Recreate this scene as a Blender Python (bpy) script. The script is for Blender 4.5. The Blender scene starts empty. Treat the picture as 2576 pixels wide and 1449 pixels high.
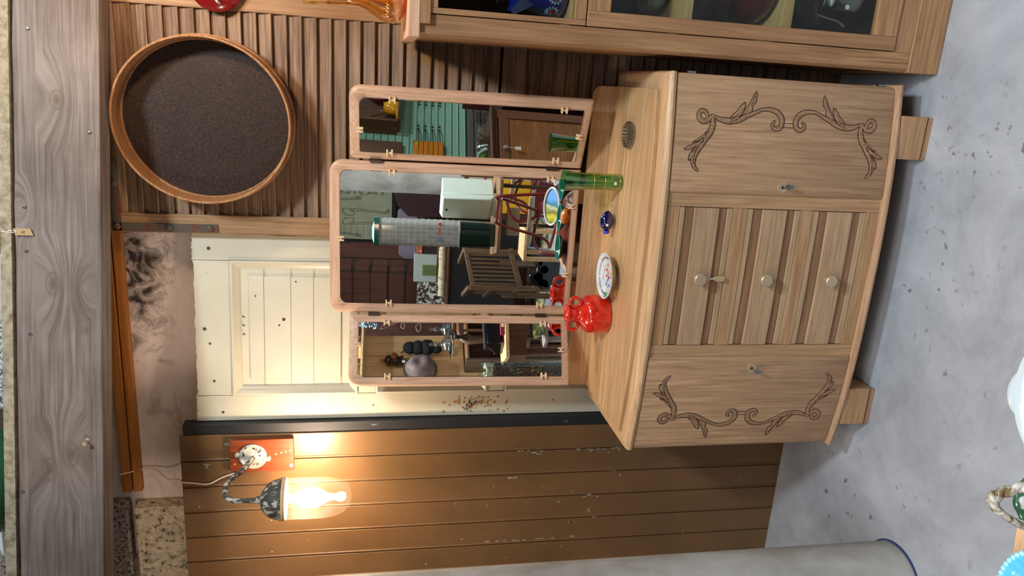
import bpy, bmesh, math, random
from mathutils import Vector, Matrix, noise
random.seed(7)
PI = math.pi
scn = bpy.context.scene
C = scn.collection

# ------------------------------------------------------------ camera
YAW, PITCH, ROLL = 0.2806, 0.1939, -0.0100
F = Vector((-math.sin(YAW)*math.cos(PITCH), math.cos(YAW)*math.cos(PITCH), -math.sin(PITCH)))
R0 = Vector((math.cos(YAW), math.sin(YAW), 0)); D0 = F.cross(R0)
Rr = R0*math.cos(ROLL) + D0*math.sin(ROLL); Dn = -R0*math.sin(ROLL) + D0*math.cos(ROLL)
cd = bpy.data.cameras.new('camera'); cam = bpy.data.objects.new('camera', cd); C.objects.link(cam)
cam.matrix_world = Matrix(((Dn.x, Rr.x, -F.x, 0.5147), (Dn.y, Rr.y, -F.y, -1.9495), (Dn.z, Rr.z, -F.z, 1.6187), (0, 0, 0, 1)))
cd.sensor_width = 36; cd.lens = 36*1830.1/2576; cd.clip_start = 0.02
scn.camera = cam

# ------------------------------------------------------------ world, lights, exposure
w = bpy.data.worlds.new('world'); scn.world = w; w.use_nodes = True
w.node_tree.nodes['Background'].inputs[0].default_value = (0.80, 0.88, 1.0, 1)
w.node_tree.nodes['Background'].inputs[1].default_value = 0.09
def area(name, loc, target, size, power, col, size_y=None):
    l = bpy.data.lights.new(name, 'AREA'); l.energy = power; l.color = col; l.size = size
    if size_y: l.shape = 'RECTANGLE'; l.size_y = size_y
    o = bpy.data.objects.new(name, l); C.objects.link(o); o.location = loc
    o.rotation_euler = (Vector(target)-Vector(loc)).to_track_quat('-Z', 'Y').to_euler(); return o
area('ceiling_light', (1.35, -1.55, 3.5), (0.0, 0.2, 0.6), 0.30, 77, (0.80, 0.91, 1.0))
area('hall_fill', (-0.9, -3.9, 3.7), (-0.9, -3.9, 0), 2.4, 92, (0.90, 0.96, 1.0)).data.spread = math.radians(115)  # unseen fill added overhead to brighten the shop shown in the mirrors
area('hall_fill', (1.0, -2.6, 3.6), (1.1, -2.8, 0), 0.9, 66, (0.96, 0.97, 1.0)).data.spread = math.radians(105)  # second added fill, lifts the shell cylinder and pine side
area('warm_shop_light', (-1.35, -1.75, 2.10), (-0.3, 0.5, 2.5), 0.22, 11, (1.0, 0.80, 0.66))
vs = scn.view_settings
vs.view_transform = 'Standard'; vs.look = 'None'; vs.gamma = 1; vs.use_curve_mapping = False; vs.exposure = 0.0

# ------------------------------------------------------------ materials
def lin(c):
    return tuple(((v/255.)/12.92 if v/255. <= 0.04045 else ((v/255.+0.055)/1.055)**2.4) for v in c) + (1,)
def newmat(name):
    m = bpy.data.materials.new(name); m.use_nodes = True
    return m, m.node_tree, m.node_tree.nodes['Principled BSDF']
def setp(b, **k):
    for n, v in k.items():
        n = n.replace('_', ' ')
        if n in b.inputs: b.inputs[n].default_value = v
def flat(name, c, rough=0.5, metal=0.0, coat=0.0, **k):
    m, nt, b = newmat(name); b.inputs['Base Color'].default_value = lin(c)
    b.inputs['Roughness'].default_value = rough; b.inputs['Metallic'].default_value = metal
    if coat: b.inputs['Coat Weight'].default_value = coat; b.inputs['Coat Roughness'].default_value = 0.06
    return m
def ramp(nt, stops):
    r = nt.nodes.new('ShaderNodeValToRGB'); e = r.color_ramp.elements
    while len(e) < len(stops): e.new(0.5)
    for i, (p, c) in enumerate(stops): e[i].position = p; e[i].color = lin(c)
    return r
def coords(nt, scale=(1, 1, 1), src='Object'):
    t = nt.nodes.new('ShaderNodeTexCoord'); m = nt.nodes.new('ShaderNodeMapping')
    m.inputs['Scale'].default_value = scale; nt.links.new(t.outputs[src], m.inputs[0]); return m
def nz(nt, vec, scale, detail=5, rough=0.6, dist=0.0):
    n = nt.nodes.new('ShaderNodeTexNoise'); n.inputs['Scale'].default_value = scale
    n.inputs['Detail'].default_value = detail; n.inputs['Roughness'].default_value = rough
    n.inputs['Distortion'].default_value = dist; nt.links.new(vec.outputs[0], n.inputs['Vector']); return n
def bump(nt, b, out, s=0.3, d=0.002):
    u = nt.nodes.new('ShaderNodeBump'); u.inputs['Strength'].default_value = s; u.inputs['Distance'].default_value = d
    nt.links.new(out, u.inputs['Height']); nt.links.new(u.outputs[0], b.inputs['Normal'])
def mixc(nt, fac, a, bb, mode='MIX', f=None):
    m = nt.nodes.new('ShaderNodeMix'); m.data_type = 'RGBA'; m.blend_type = mode
    if fac is not None: nt.links.new(fac, m.inputs[0])
    if f is not None: m.inputs[0].default_value = f
    for k, v in ((6, a), (7, bb)):
        if isinstance(v, tuple): m.inputs[k].default_value = lin(v)
        else: nt.links.new(v, m.inputs[k])
    return m.outputs[2]
def wood(name, dark, light, axis='x', g=1.0, rough=0.5, streak=0.35, spec=0.4, b_=0.25, sc=1.0):
    """grain stretched along one axis, plus broad cathedral figure"""
    m, nt, b = newmat(name)
    s = [38*g, 38*g, 38*g]; s['xyz'.index(axis)] = 1.5*g
    v = coords(nt, tuple(s)); n1 = nz(nt, v, 3.2*sc, 6, 0.65, 0.3)
    s2 = [5*g, 5*g, 5*g]; s2['xyz'.index(axis)] = 0.7*g
    v2 = coords(nt, tuple(s2)); n2 = nz(nt, v2, 1.6*sc, 3, 0.5, 1.5)
    w_ = nt.nodes.new('ShaderNodeMath'); w_.operation = 'MULTIPLY'; w_.inputs[1].default_value = 14
    nt.links.new(n2.outputs[0], w_.inputs[0])
    si = nt.nodes.new('ShaderNodeMath'); si.operation = 'SINE'; nt.links.new(w_.outputs[0], si.inputs[0])
    r1 = ramp(nt, [(0.30, dark), (0.62, light)]); nt.links.new(n1.outputs[0], r1.inputs[0])
    mid = tuple(int((a*0.55+c*0.45)) for a, c in zip(dark, light))
    r2 = nt.nodes.new('ShaderNodeMapRange'); r2.inputs[1].default_value = 0.1; r2.inputs[2].default_value = 1.0
    r2.inputs[3].default_value = 0; r2.inputs[4].default_value = streak; nt.links.new(si.outputs[0], r2.inputs[0])
    c = mixc(nt, r2.outputs[0], r1.outputs[0], mid)
    nt.links.new(c, b.inputs['Base Color']); b.inputs['Roughness'].default_value = rough
    b.inputs['Specular IOR Level'].default_value = spec
    bump(nt, b, n1.outputs[0], b_, 0.0015)
    return m
def mottled(name, stops, scale=3, detail=8, rough=0.8, b_=0.3, src='Object', sc=(1, 1, 1), dist=0.3, bd=0.004, nr=0.6):
    m, nt, b = newmat(name); v = coords(nt, sc, src); n = nz(nt, v, scale, detail, nr, dist)
    r = ramp(nt, stops); nt.links.new(n.outputs[0], r.inputs[0]); nt.links.new(r.outputs[0], b.inputs['Base Color'])
    b.inputs['Roughness'].default_value = rough; bump(nt, b, n.outputs[0], b_, bd); return m
def chipped(name, base, under, scale, lo, hi, rough=0.5, sc=(1, 1, 1), mott=None, b_=0.15):
    """painted surface with chips that show the under colour"""
    m, nt, b = newmat(name); v = coords(nt, sc); n = nz(nt, v, scale, 6, 0.65)
    mk = ramp(nt, [(lo, (0, 0, 0)), (hi, (255, 255, 255))]); nt.links.new(n.outputs[0], mk.inputs[0])
    v2 = coords(nt, (1, 1, 1)); n2 = nz(nt, v2, 3.0, 6, 0.6)
    r2 = ramp(nt, [(0.3, mott or base), (0.7, base)]); nt.links.new(n2.outputs[0], r2.inputs[0])
    nt.links.new(mixc(nt, mk.outputs[0], r2.outputs[0], under), b.inputs['Base Color'])
    b.inputs['Roughness'].default_value = rough; bump(nt, b, n2.outputs[0], b_, 0.002); return m
def glassy(name, tint, refl=0.10, rough=0.02, density=1.0):
    """thin clear glass: tinted see-through plus surface reflection"""
    m = bpy.data.materials.new(name); m.use_nodes = True; nt = m.node_tree; nt.nodes.clear()
    o = nt.nodes.new('ShaderNodeOutputMaterial'); t = nt.nodes.new('ShaderNodeBsdfTransparent'); g = nt.nodes.new('ShaderNodeBsdfGlossy')
    t.inputs[0].default_value = lin(tint); g.inputs[0].default_value = (1, 1, 1, 1); g.inputs['Roughness'].default_value = rough
    lw = nt.nodes.new('ShaderNodeLayerWeight'); lw.inputs[0].default_value = 0.35
    mr = nt.nodes.new('ShaderNodeMapRange'); mr.inputs[3].default_value = refl*0.5; mr.inputs[4].default_value = min(1, refl*7)
    nt.links.new(lw.outputs['Facing'], mr.inputs[0])
    mx = nt.nodes.new('ShaderNodeMixShader'); nt.links.new(mr.outputs[0], mx.inputs[0])
    nt.links.new(t.outputs[0], mx.inputs[1]); nt.links.new(g.outputs[0], mx.inputs[2]); nt.links.new(mx.outputs[0], o.inputs[0])
    return m
def dusty(name, tint, dust, amount, refl):
    m = glassy(name, tint, refl); nt = m.node_tree; o = [n for n in nt.nodes if n.type == 'OUTPUT_MATERIAL'][0]; src = o.inputs[0].links[0].from_socket
    d = nt.nodes.new('ShaderNodeBsdfDiffuse'); d.inputs[0].default_value = lin(dust); t = nt.nodes.new('ShaderNodeBsdfTranslucent'); t.inputs[0].default_value = lin(dust)
    a = nt.nodes.new('ShaderNodeMixShader'); nt.links.new(d.outputs[0], a.inputs[1]); nt.links.new(t.outputs[0], a.inputs[2])
    n = nz(nt, coords(nt), 30, 5, 0.7); mr = nt.nodes.new('ShaderNodeMapRange'); mr.inputs[1].default_value = 0.35; mr.inputs[2].default_value = 0.7; mr.inputs[3].default_value = amount*0.5; mr.inputs[4].default_value = amount*1.6; nt.links.new(n.outputs[0], mr.inputs[0])
    x = nt.nodes.new('ShaderNodeMixShader'); nt.links.new(mr.outputs[0], x.inputs[0]); nt.links.new(src, x.inputs[1]); nt.links.new(a.outputs[0], x.inputs[2]); nt.links.new(x.outputs[0], o.inputs[0]); return m
def emis(name, col, s):
    m, nt, b = newmat(name); b.inputs['Base Color'].default_value = lin(col); b.inputs['Emission Color'].default_value = lin(col)
    b.inputs['Emission Strength'].default_value = s; return m

M = {}
M['oak_top'] = wood('oak_top', (176, 134, 92), (212, 178, 134), 'x', 0.8, 0.36, 0.25)
M['oak_x'] = wood('oak_x', (142, 104, 72), (186, 148, 108), 'x', 1.0, 0.5, 0.30)
M['oak_z'] = wood('oak_z', (144, 108, 76), (188, 150, 110), 'z', 1.0, 0.5, 0.30)
M['oak_door'] = wood('oak_door', (136, 102, 74), (184, 149, 113), 'z', 1.0, 0.52, 0.45)
M['oak_lip'] = wood('oak_lip', (166, 126, 88), (206, 170, 128), 'x', 1.1, 0.42, 0.25)
M['oak_pale'] = wood('oak_pale', (150, 122, 90), (186, 156, 120), 'x', 1.0, 0.5, 0.2)
M['oak_brown'] = wood('oak_brown', (106, 76, 52), (150, 113, 80), 'x', 1.2, 0.5, 0.3)
M['frame_z'] = wood('frame_z', (176, 134, 106), (212, 176, 146), 'z', 1.2, 0.42, 0.2)
M['frame_x'] = wood('frame_x', (180, 138, 110), (216, 180, 150), 'x', 1.2, 0.42, 0.2)
M['carve'] = wood('carve', (124, 92, 64), (172, 136, 102), 'z', 2.0, 0.5, 0.3)
M['groove'] = flat('groove', (58, 38, 24), 0.7)
M['vit_z'] = wood('vit_z', (122, 84, 54), (176, 134, 94), 'z', 0.9, 0.45, 0.55)
M['vit_x'] = wood('vit_x', (126, 88, 56), (178, 136, 96), 'x', 0.9, 0.45, 0.35)
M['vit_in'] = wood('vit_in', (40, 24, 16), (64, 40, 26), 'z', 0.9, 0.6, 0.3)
M['shelf_pale'] = wood('shelf_pale', (176, 140, 92), (208, 176, 124), 'x', 0.9, 0.5, 0.3)
M['louver'] = wood('louver', (76, 52, 36), (150, 122, 95), 'x', 0.7, 0.6, 0.40, 0.3, 0.5, 1.3)
M['louver_z'] = wood('louver_z', (120, 88, 58), (174, 138, 98), 'z', 0.7, 0.55, 0.4)
M['sieve'] = wood('sieve', (124, 84, 50), (178, 132, 86), 'x', 0.9, 0.55, 0.4)
M['planks'] = None
M['batten'] = wood('batten', (150, 88, 34), (186, 120, 52), 'x', 0.8, 0.6, 0.3)
M['pine'] = wood('pine', (192, 146, 98), (230, 192, 140), 'z', 0.7, 0.5, 0.6)
M['dark_wood'] = wood('dark_wood', (46, 32, 20), (84, 62, 42), 'x', 0.9, 0.55, 0.3)
M['dark_wood_z'] = wood('dark_wood_z', (46, 32, 20), (84, 62, 42), 'z', 0.9, 0.55, 0.3)
M['walnut'] = wood('walnut', (62, 34, 22), (104, 62, 40), 'z', 0.9, 0.4, 0.3)
M['lamp_board'] = wood('lamp_board', (112, 48, 24), (160, 78, 44), 'z', 1.0, 0.4, 0.4)
M['white_paint'] = flat('white_paint', (226, 224, 210), 0.35)
M['brass'] = flat('brass', (200, 178, 146), 0.42, 0.55)
M['steel'] = flat('steel', (150, 150, 148), 0.35, 1.0)
M['dark_steel'] = flat('dark_steel', (86, 80, 74), 0.45, 1.0)
M['clip'] = flat('clip', (226, 196, 152), 0.35, 0.0, 0.3)
M['black'] = flat('black', (14, 13, 13), 0.5)
M['black_gloss'] = flat('black_gloss', (12, 12, 13), 0.15, 0, 0.6)
M['white_gloss'] = flat('white_gloss', (212, 214, 212), 0.15, 0, 0.5)
M['white_string'] = flat('white_string', (226, 222, 214), 0.8)
M['sticker'] = flat('sticker', (232, 234, 236), 0.6)
M['tag'] = flat('tag', (178, 150, 108), 0.8)
M['ink'] = flat('ink', (60, 48, 40), 0.8)
M['tureen'] = flat('tureen_white', (178, 186, 188), 0.15, 0, 0.5)
M['glass'] = glassy('glass', (244, 248, 246), 0.06)
M['lamp_glass'] = dusty('lamp_glass', (252, 250, 246), (236, 226, 214), 0.017, 0.010)
M['pane'] = glassy('pane', (236, 240, 236), 0.016)
M['green_glass'] = glassy('green_glass', (172, 230, 190), 0.09)
M['blue_glass'] = flat('blue_glass', (10, 8, 70), 0.05, 0, 1.0)
M['gold'] = flat('gold', (226, 168, 52), 0.3, 0.2)
M['cobalt'] = flat('cobalt', (10, 34, 120), 0.18, 0, 0.6)
M['shade_red'] = flat('shade_red', (110, 14, 16), 0.2, 0, 0.5)
M['maroon_pot'] = flat('maroon_pot', (78, 22, 16), 0.2, 0, 0.4)
def mirror_mat():
    m, nt, b = newmat('mirror'); b.inputs['Base Color'].default_value = (0.86, 0.90, 0.88, 1)
    b.inputs['Metallic'].default_value = 1; b.inputs['Roughness'].default_value = 0.0; return m
M['mirror'] = mirror_mat()
# red glaze: orange red with darker mottling, high gloss
m, nt, b = newmat('red_glaze'); n = nz(nt, coords(nt), 60, 6, 0.7); r = ramp(nt, [(0.35, (176, 22, 8)), (0.6, (226, 44, 16)), (0.8, (236, 70, 30))])
nt.links.new(n.outputs[0], r.inputs[0]); nt.links.new(r.outputs[0], b.inputs['Base Color']); setp(b, Roughness=0.18, Coat_Weight=0.8, Coat_Roughness=0.04); M['red_glaze'] = m
# floor: pale grey trowelled concrete with stains and specks
m, nt, b = newmat('concrete_floor'); n = nz(nt, coords(nt), 3.6, 12, 0.70, 0.4); r = ramp(nt, [(0.30, (138, 140, 144)), (0.5, (158, 161, 166)), (0.70, (176, 179, 184))])
nt.links.new(n.outputs[0], r.inputs[0]); n2 = nz(nt, coords(nt), 26, 5, 0.6, 0.2)
k = ramp(nt, [(0.34, (255, 255, 255)), (0.38, (0, 0, 0))]); nt.links.new(n2.outputs[0], k.inputs[0])
n3 = nz(nt, coords(nt), 3.1, 2, 0.5); k3 = ramp(nt, [(0.46, (0, 0, 0)), (0.60, (255, 255, 255))]); nt.links.new(n3.outputs[0], k3.inputs[0])
mm = nt.nodes.new('ShaderNodeMath'); mm.operation = 'MULTIPLY'; nt.links.new(k.outputs[0], mm.inputs[0]); nt.links.new(k3.outputs[0], mm.inputs[1])
nt.links.new(mixc(nt, mm.outputs[0], r.outputs[0], (112, 108, 104)), b.inputs['Base Color']); b.inputs['Roughness'].default_value = 0.6
bump(nt, b, n.outputs[0], 0.15, 0.004); M['floor'] = m
# plaster: pinkish off-white with mould stains
m, nt, b = newmat('plaster'); n = nz(nt, coords(nt, (1, 1, 2.2)), 5, 9, 0.7, 0.4); r = ramp(nt, [(0.28, (176, 152, 138)), (0.40, (222, 206, 194)), (0.7, (240, 228, 218))])
nt.links.new(n.outputs[0], r.inputs[0])
ge = nt.nodes.new('ShaderNodeTexCoord'); gm = nt.nodes.new('ShaderNodeMapping'); nt.links.new(ge.outputs['Object'], gm.inputs[0])
gm.inputs['Location'].default_value = (0.16, 0, -2.36); gm.inputs['Scale'].default_value = (2.6, 0.001, 6.5)
gm.vector_type = 'POINT'; gm.inputs['Location'].default_value = (0.16*2.6, 0, -2.36*6.5)
gr = nt.nodes.new('ShaderNodeTexGradient'); gr.gradient_type = 'SPHERICAL'; nt.links.new(gm.outputs[0], gr.inputs[0])
n4 = nz(nt, coords(nt), 16, 8, 0.75, 0.8); ad = nt.nodes.new('ShaderNodeMath'); ad.operation = 'MULTIPLY_ADD'; ad.inputs[1].default_value = 0.42; nt.links.new(gr.outputs[0], ad.inputs[0]); nt.links.new(n4.outputs[0], ad.inputs[2])
k = ramp(nt, [(0.62, (0, 0, 0)), (0.90, (255, 255, 255))]); nt.links.new(ad.outputs[0], k.inputs[0])
nt.links.new(mixc(nt, k.outputs[0], r.outputs[0], (52, 42, 32)), b.inputs['Base Color']); b.inputs['Roughness'].default_value = 0.9; bump(nt, b, n.outputs[0], 0.5, 0.008); M['plaster'] = m
M['cinder'] = mottled('cinder', [(0.34, (92, 80, 64)), (0.44, (196, 180, 152)), (0.7, (236, 220, 190))], 60, 6, 0.95, 0.7, bd=0.006)
M['cinder_grey'] = mottled('cinder_grey', [(0.38, (70, 62, 56)), (0.5, (140, 130, 120)), (0.7, (178, 168, 156))], 80, 6, 0.95, 0.7, bd=0.006)
M['mortar'] = mottled('mortar', [(0.3, (120, 116, 100)), (0.7, (160, 152, 132))], 20, 6, 0.9, 0.5)
M['pillar'] = mottled('pillar', [(0.3, (142, 138, 128)), (0.5, (172, 168, 160)), (0.72, (196, 194, 190))], 7, 9, 0.75, 0.25, sc=(1, 1, 0.6))
M['old_door'] = chipped('old_door', (214, 208, 186), (96, 66, 44), 34, 0.735, 0.75, 0.28, mott=(198, 192, 168), b_=0.1)
M['brown_paint'] = chipped('brown_paint', (128, 92, 58), (176, 168, 154), 24, 0.735, 0.75, 0.40, sc=(1, 1, 0.55), mott=(104, 78, 46))
M['weathered_black'] = chipped('weathered_black', (34, 34, 36), (120, 120, 118), 40, 0.66, 0.7, 0.6, sc=(1, 1, 0.3))
M['old_metal'] = chipped('old_metal', (70, 66, 60), (196, 192, 176), 60, 0.50, 0.56, 0.55, sc=(1, 1, 0.5))
M['old_metal_white'] = chipped('old_metal_white', (202, 198, 180), (50, 44, 38), 55, 0.56, 0.6, 0.5)
M['bracket'] = chipped('bracket', (84, 76, 66), (112, 48, 32), 22, 0.52, 0.58, 0.55)
M['beam'] = wood('beam', (108, 96, 88), (158, 148, 138), 'x', 0.55, 0.7, 0.5, 0.25, 0.5)
M['chipboard'] = mottled('chipboard', [(0.3, (116, 102, 80)), (0.5, (158, 146, 120)), (0.7, (178, 168, 146))], 45, 4, 0.85, 0.3)
M['green_wood'] = chipped('green_wood', (136, 180, 158), (170, 170, 160), 30, 0.68, 0.7, 0.5, sc=(1, 1, 1), mott=(120, 166, 142))
# amber ribbed glass
M['amber'] = glassy('amber', (255, 231, 146), 0.12)

# ------------------------------------------------------------ mesh helpers
def nbm(): return bmesh.new()
def box(bm, x0, x1, y0, y1, z0, z1, mi=0, T=None):
    vs_ = [bm.verts.new(Vector(p)) for p in ((x0, y0, z0), (x1, y0, z0), (x1, y1, z0), (x0, y1, z0), (x0, y0, z1), (x1, y0, z1), (x1, y1, z1), (x0, y1, z1))]
    for q in ((0, 3, 2, 1), (4, 5, 6, 7), (0, 1, 5, 4), (1, 2, 6, 5), (2, 3, 7, 6), (3, 0, 4, 7)):
        f = bm.faces.new([vs_[i] for i in q]); f.material_index = mi
    if T:
        for v in vs_: v.co = T(v.co)
    return vs_
def beam3(bm, a, b_, wx, wz, up=(0, 0, 1), mi=0):
    """rectangular bar from a to b"""
    a = Vector(a); b_ = Vector(b_); d = (b_-a).normalized(); s = d.cross(Vector(up))
    if s.length < 1e-4: s = Vector((1, 0, 0))
    s.normalize(); u = s.cross(d)
    vs_ = []
    for p in (a, b_):
        for i, j in ((-1, -1), (1, -1), (1, 1), (-1, 1)): vs_.append(bm.verts.new(p+s*wx*i/2+u*wz*j/2))
    for q in ((0, 3, 2, 1), (4, 5, 6, 7), (0, 1, 5, 4), (1, 2, 6, 5), (2, 3, 7, 6), (3, 0, 4, 7)):
        f = bm.faces.new([vs_[i] for i in q]); f.material_index = mi
def tube(bm, pts, r, n=8, closed=False, mi=0, caps=True):
    pts = [Vector(p) for p in pts]; N = len(pts); rs = r if isinstance(r, (list, tuple)) else [r]*N
    rings = []; prev = None
    for i in range(N):
        if closed: t = pts[(i+1) % N]-pts[i-1]
        else: t = pts[min(i+1, N-1)]-pts[max(i-1, 0)]
        t.normalize()
        if prev is None:
            a = t.cross(Vector((0, 0, 1)));
            if a.length < 0.05: a = t.cross(Vector((1, 0, 0)))
        else:
            a = prev - t*prev.dot(t)
        a.normalize(); prev = a; b_ = t.cross(a)
        rings.append([bm.verts.new(pts[i]+(a*math.cos(k*2*PI/n)+b_*math.sin(k*2*PI/n))*rs[i]) for k in range(n)])
    for i in range(N if closed else N-1):
        A = rings[i]; B = rings[(i+1) % N]
        for k in range(n):
            f = bm.faces.new((A[k], A[(k+1) % n], B[(k+1) % n], B[k])); f.material_index = mi
    if not closed and caps:
        bm.faces.new(rings[0][::-1]).material_index = mi; bm.faces.new(rings[-1]).material_index = mi
def lathe(bm, prof, c=(0, 0, 0), axis='z', n=32, mi=0, ribs=0, ra=0.0, closed=False):
    c = Vector(c); rings = []
    for r, h in prof:
        ring = []
        for k in range(n):
            a = 2*PI*k/n; rr = r*(1+ra*math.cos(ribs*a)) if ribs else r
            u, v = rr*math.cos(a), rr*math.sin(a)
            p = {'z': (u, v, h), 'y': (u, -h, v), 'x': (h, u, v)}[axis]
            ring.append(bm.verts.new(c+Vector(p)))
        rings.append(ring)
    for i in range(len(rings)-1):
        for k in range(n):
            f = bm.faces.new((rings[i][k], rings[i][(k+1) % n], rings[i+1][(k+1) % n], rings[i+1][k])); f.material_index = mi
    if prof[0][0] > 1e-5 and not closed: bm.faces.new(rings[0][::-1]).material_index = mi
    if prof[-1][0] > 1e-5 and not closed: bm.faces.new(rings[-1]).material_index = mi
    if closed:
        for k in range(n):
            f = bm.faces.new((rings[-1][k], rings[-1][(k+1) % n], rings[0][(k+1) % n], rings[0][k])); f.material_index = mi
def prism(bm, poly, fn, d0, d1, mi=0):
    """poly of 2-D points mapped by fn(u, v, d)"""
    A = [bm.verts.new(fn(u, v, d0)) for u, v in poly]; B = [bm.verts.new(fn(u, v, d1)) for u, v in poly]
    n = len(poly)
    f1 = bm.faces.new(A[::-1]); f2 = bm.faces.new(B); f1.material_index = f2.material_index = mi
    for i in range(n):
        f = bm.faces.new((A[i], A[(i+1) % n], B[(i+1) % n], B[i])); f.material_index = mi
def ball(bm, c, r, sx=1, sy=1, sz=1, n=16, mi=0):
    m_ = Matrix.Translation(c) @ Matrix.Diagonal((sx, sy, sz, 1))
    g = bmesh.ops.create_uvsphere(bm, u_segments=n, v_segments=max(6, n//2), radius=r, matrix=m_)
    for v in g['verts']:
        for f in v.link_faces: f.material_index = mi
def spline(pts, k=6):
    pts = [Vector(p) for p in pts]; out = []
    for i in range(len(pts)-1):
        p0 = pts[max(i-1, 0)]; p1 = pts[i]; p2 = pts[i+1]; p3 = pts[min(i+2, len(pts)-1)]
        for j in range(k):
            t = j/k; out.append(0.5*((2*p1)+(p2-p0)*t+(2*p0-5*p1+4*p2-p3)*t*t+(3*p1-p0-3*p2+p3)*t**3))
    out.append(pts[-1]); return out
def rrect(x0, x1, z0, z1, rad, n=6):
    """rounded rectangle, rad = (bl, br, tr, tl)"""
    P = []
    for (cx, cz, a0, r) in ((x0, z0, PI, rad[0]), (x1, z0, 1.5*PI, rad[1]), (x1, z1, 0, rad[2]), (x0, z1, 0.5*PI, rad[3])):
        sx = 1 if cx == x0 else -1; sz = 1 if cz == z0 else -1
        for i in range(n+1):
            a = a0+0.5*PI*i/n; P.append((cx+sx*r+r*math.cos(a), cz+sz*r+r*math.sin(a)))
    return P
def obj(name, bm, mat, parent=None, bev=0.0, seg=2, loc=None, ang=0.6, matrix=None):
    bmesh.ops.recalc_face_normals(bm, faces=bm.faces)
    for f in bm.faces: f.smooth = True
    for e in bm.edges:
        if len(e.link_faces) == 2 and e.calc_face_angle(0) > ang: e.smooth = False
    org = Vector(parent.get('_o', (0, 0, 0))) if parent else Vector(loc or (0, 0, 0))
    for v in bm.verts: v.co -= org
    me = bpy.data.meshes.new(name); bm.to_mesh(me); bm.free()
    for mt in (mat if isinstance(mat, (list, tuple)) else [mat]): me.materials.append(mt)
    o = bpy.data.objects.new(name, me); C.objects.link(o)
    if parent: o.parent = parent; o['_o'] = tuple(org)
    elif loc: o.location = org; o['_o'] = tuple(org)
    if bev:
        md = o.modifiers.new('bevel', 'BEVEL'); md.width = bev; md.segments = seg; md.limit_method = 'ANGLE'; md.angle_limit = 0.7
    return o
def thing(name, label, cat, loc=(0, 0, 0), group=None):
    o = bpy.data.objects.new(name, None); C.objects.link(o); o.location = loc; o.empty_display_size = 0.05
    o['label'] = label; o['category'] = cat; o['_o'] = tuple(loc)
    if group: o['group'] = group
    return o
def tagit(o, label, cat, group=None):
    o['label'] = label; o['category'] = cat
    if group: o['group'] = group
    return o
def struct(name, bm, mat, **k):
    o = obj(name, bm, mat, **k); o['kind'] = 'structure'; return o
def dup(root, loc, label, group=None, rotz=None):
    r = root.copy(); C.objects.link(r); r.location = loc; r['label'] = label
    if rotz is not None: r.rotation_euler = (0, 0, rotz)
    if group: r['group'] = group
    for ch in list(root.children):
        c = ch.copy(); C.objects.link(c); c.parent = r
        for g in list(ch.children):
            d = g.copy(); C.objects.link(d); d.parent = c
    return r
def text(name, s, size, origin, ux, uz, mat, parent=None, thick=0.0003):
    """flat lettering; ux = reading direction, uz = up direction of the letters"""
    cu = bpy.data.curves.new(name, 'FONT'); cu.body = s; cu.size = size; cu.extrude = thick; cu.align_x = 'CENTER'; cu.align_y = 'CENTER'; cu.resolution_u = 3
    t = bpy.data.objects.new(name, cu); C.objects.link(t)
    dg = bpy.context.evaluated_depsgraph_get(); me = bpy.data.meshes.new_from_object(t.evaluated_get(dg)); bpy.data.objects.remove(t)
    ux = Vector(ux).normalized(); uz = Vector(uz).normalized(); nn = ux.cross(uz); org = Vector(parent.get('_o', (0, 0, 0))) if parent else Vector((0, 0, 0))
    mtx = Matrix((ux, uz, nn)).transposed().to_4x4(); mtx.translation = Vector(origin)-org
    me.transform(mtx); me.materials.clear(); me.materials.append(mat)
    o = bpy.data.objects.new(name, me); C.objects.link(o); o.parent = parent; o['_o'] = tuple(org); return o

# ============================================================ SETTING
bm = nbm(); box(bm, -4.5, 3.0, -8.0, 1.2, -0.1, 0.0); struct('floor', bm, M['floor'])
bm = nbm(); box(bm, -1.22, 2.2, 0.528, 0.70, 0.0, 3.5); struct('wall_back', bm, M['plaster'])
# cinder block stretch of the wall above the planks at the far left
bm = nbm()
box(bm, -2.6, -1.225, 0.50, 0.64, 0.0, 3.5, 2)
zz = 1.95
for (x0, x1, z0, z1, mi) in ((-1.72, -1.00, 2.235, 2.42, 0), (-2.6, -1.735, 2.235, 2.42, 0), (-1.50, -0.985, 2.44, 2.64, 1), (-2.6, -1.52, 2.44, 2.64, 1), (-1.72, -1.0, 2.03, 2.22, 0), (-1.6, -0.99, 2.66, 2.86, 1), (-2.6, -1.62, 2.66, 2.86, 1)):
    box(bm, x0, x1, 0.475, 0.58, z0, z1, mi)
struct('wall_left', bm, [M['cinder'], M['cinder_grey'], M['mortar']], bev=0.006)
# far walls of the shop, seen in the mirrors
M['far_wall'] = wood('far_wall', (92, 56, 46), (126, 84, 70), 'z', 0.35, 0.45, 0.5)
bm = nbm(); box(bm, -4.5, 3.0, -6.15, -6.0, 0.0, 3.4); struct('wall_rear', bm, M['far_wall'])
bm = nbm(); box(bm, -3.1, -2.95, -6.0, -0.2, 0.0, 3.2)
struct('wall_side', bm, mottled('side_wall', [(0.3, (70, 62, 56)), (0.7, (120, 112, 104))], 4, 6, 0.9, 0.2))

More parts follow.
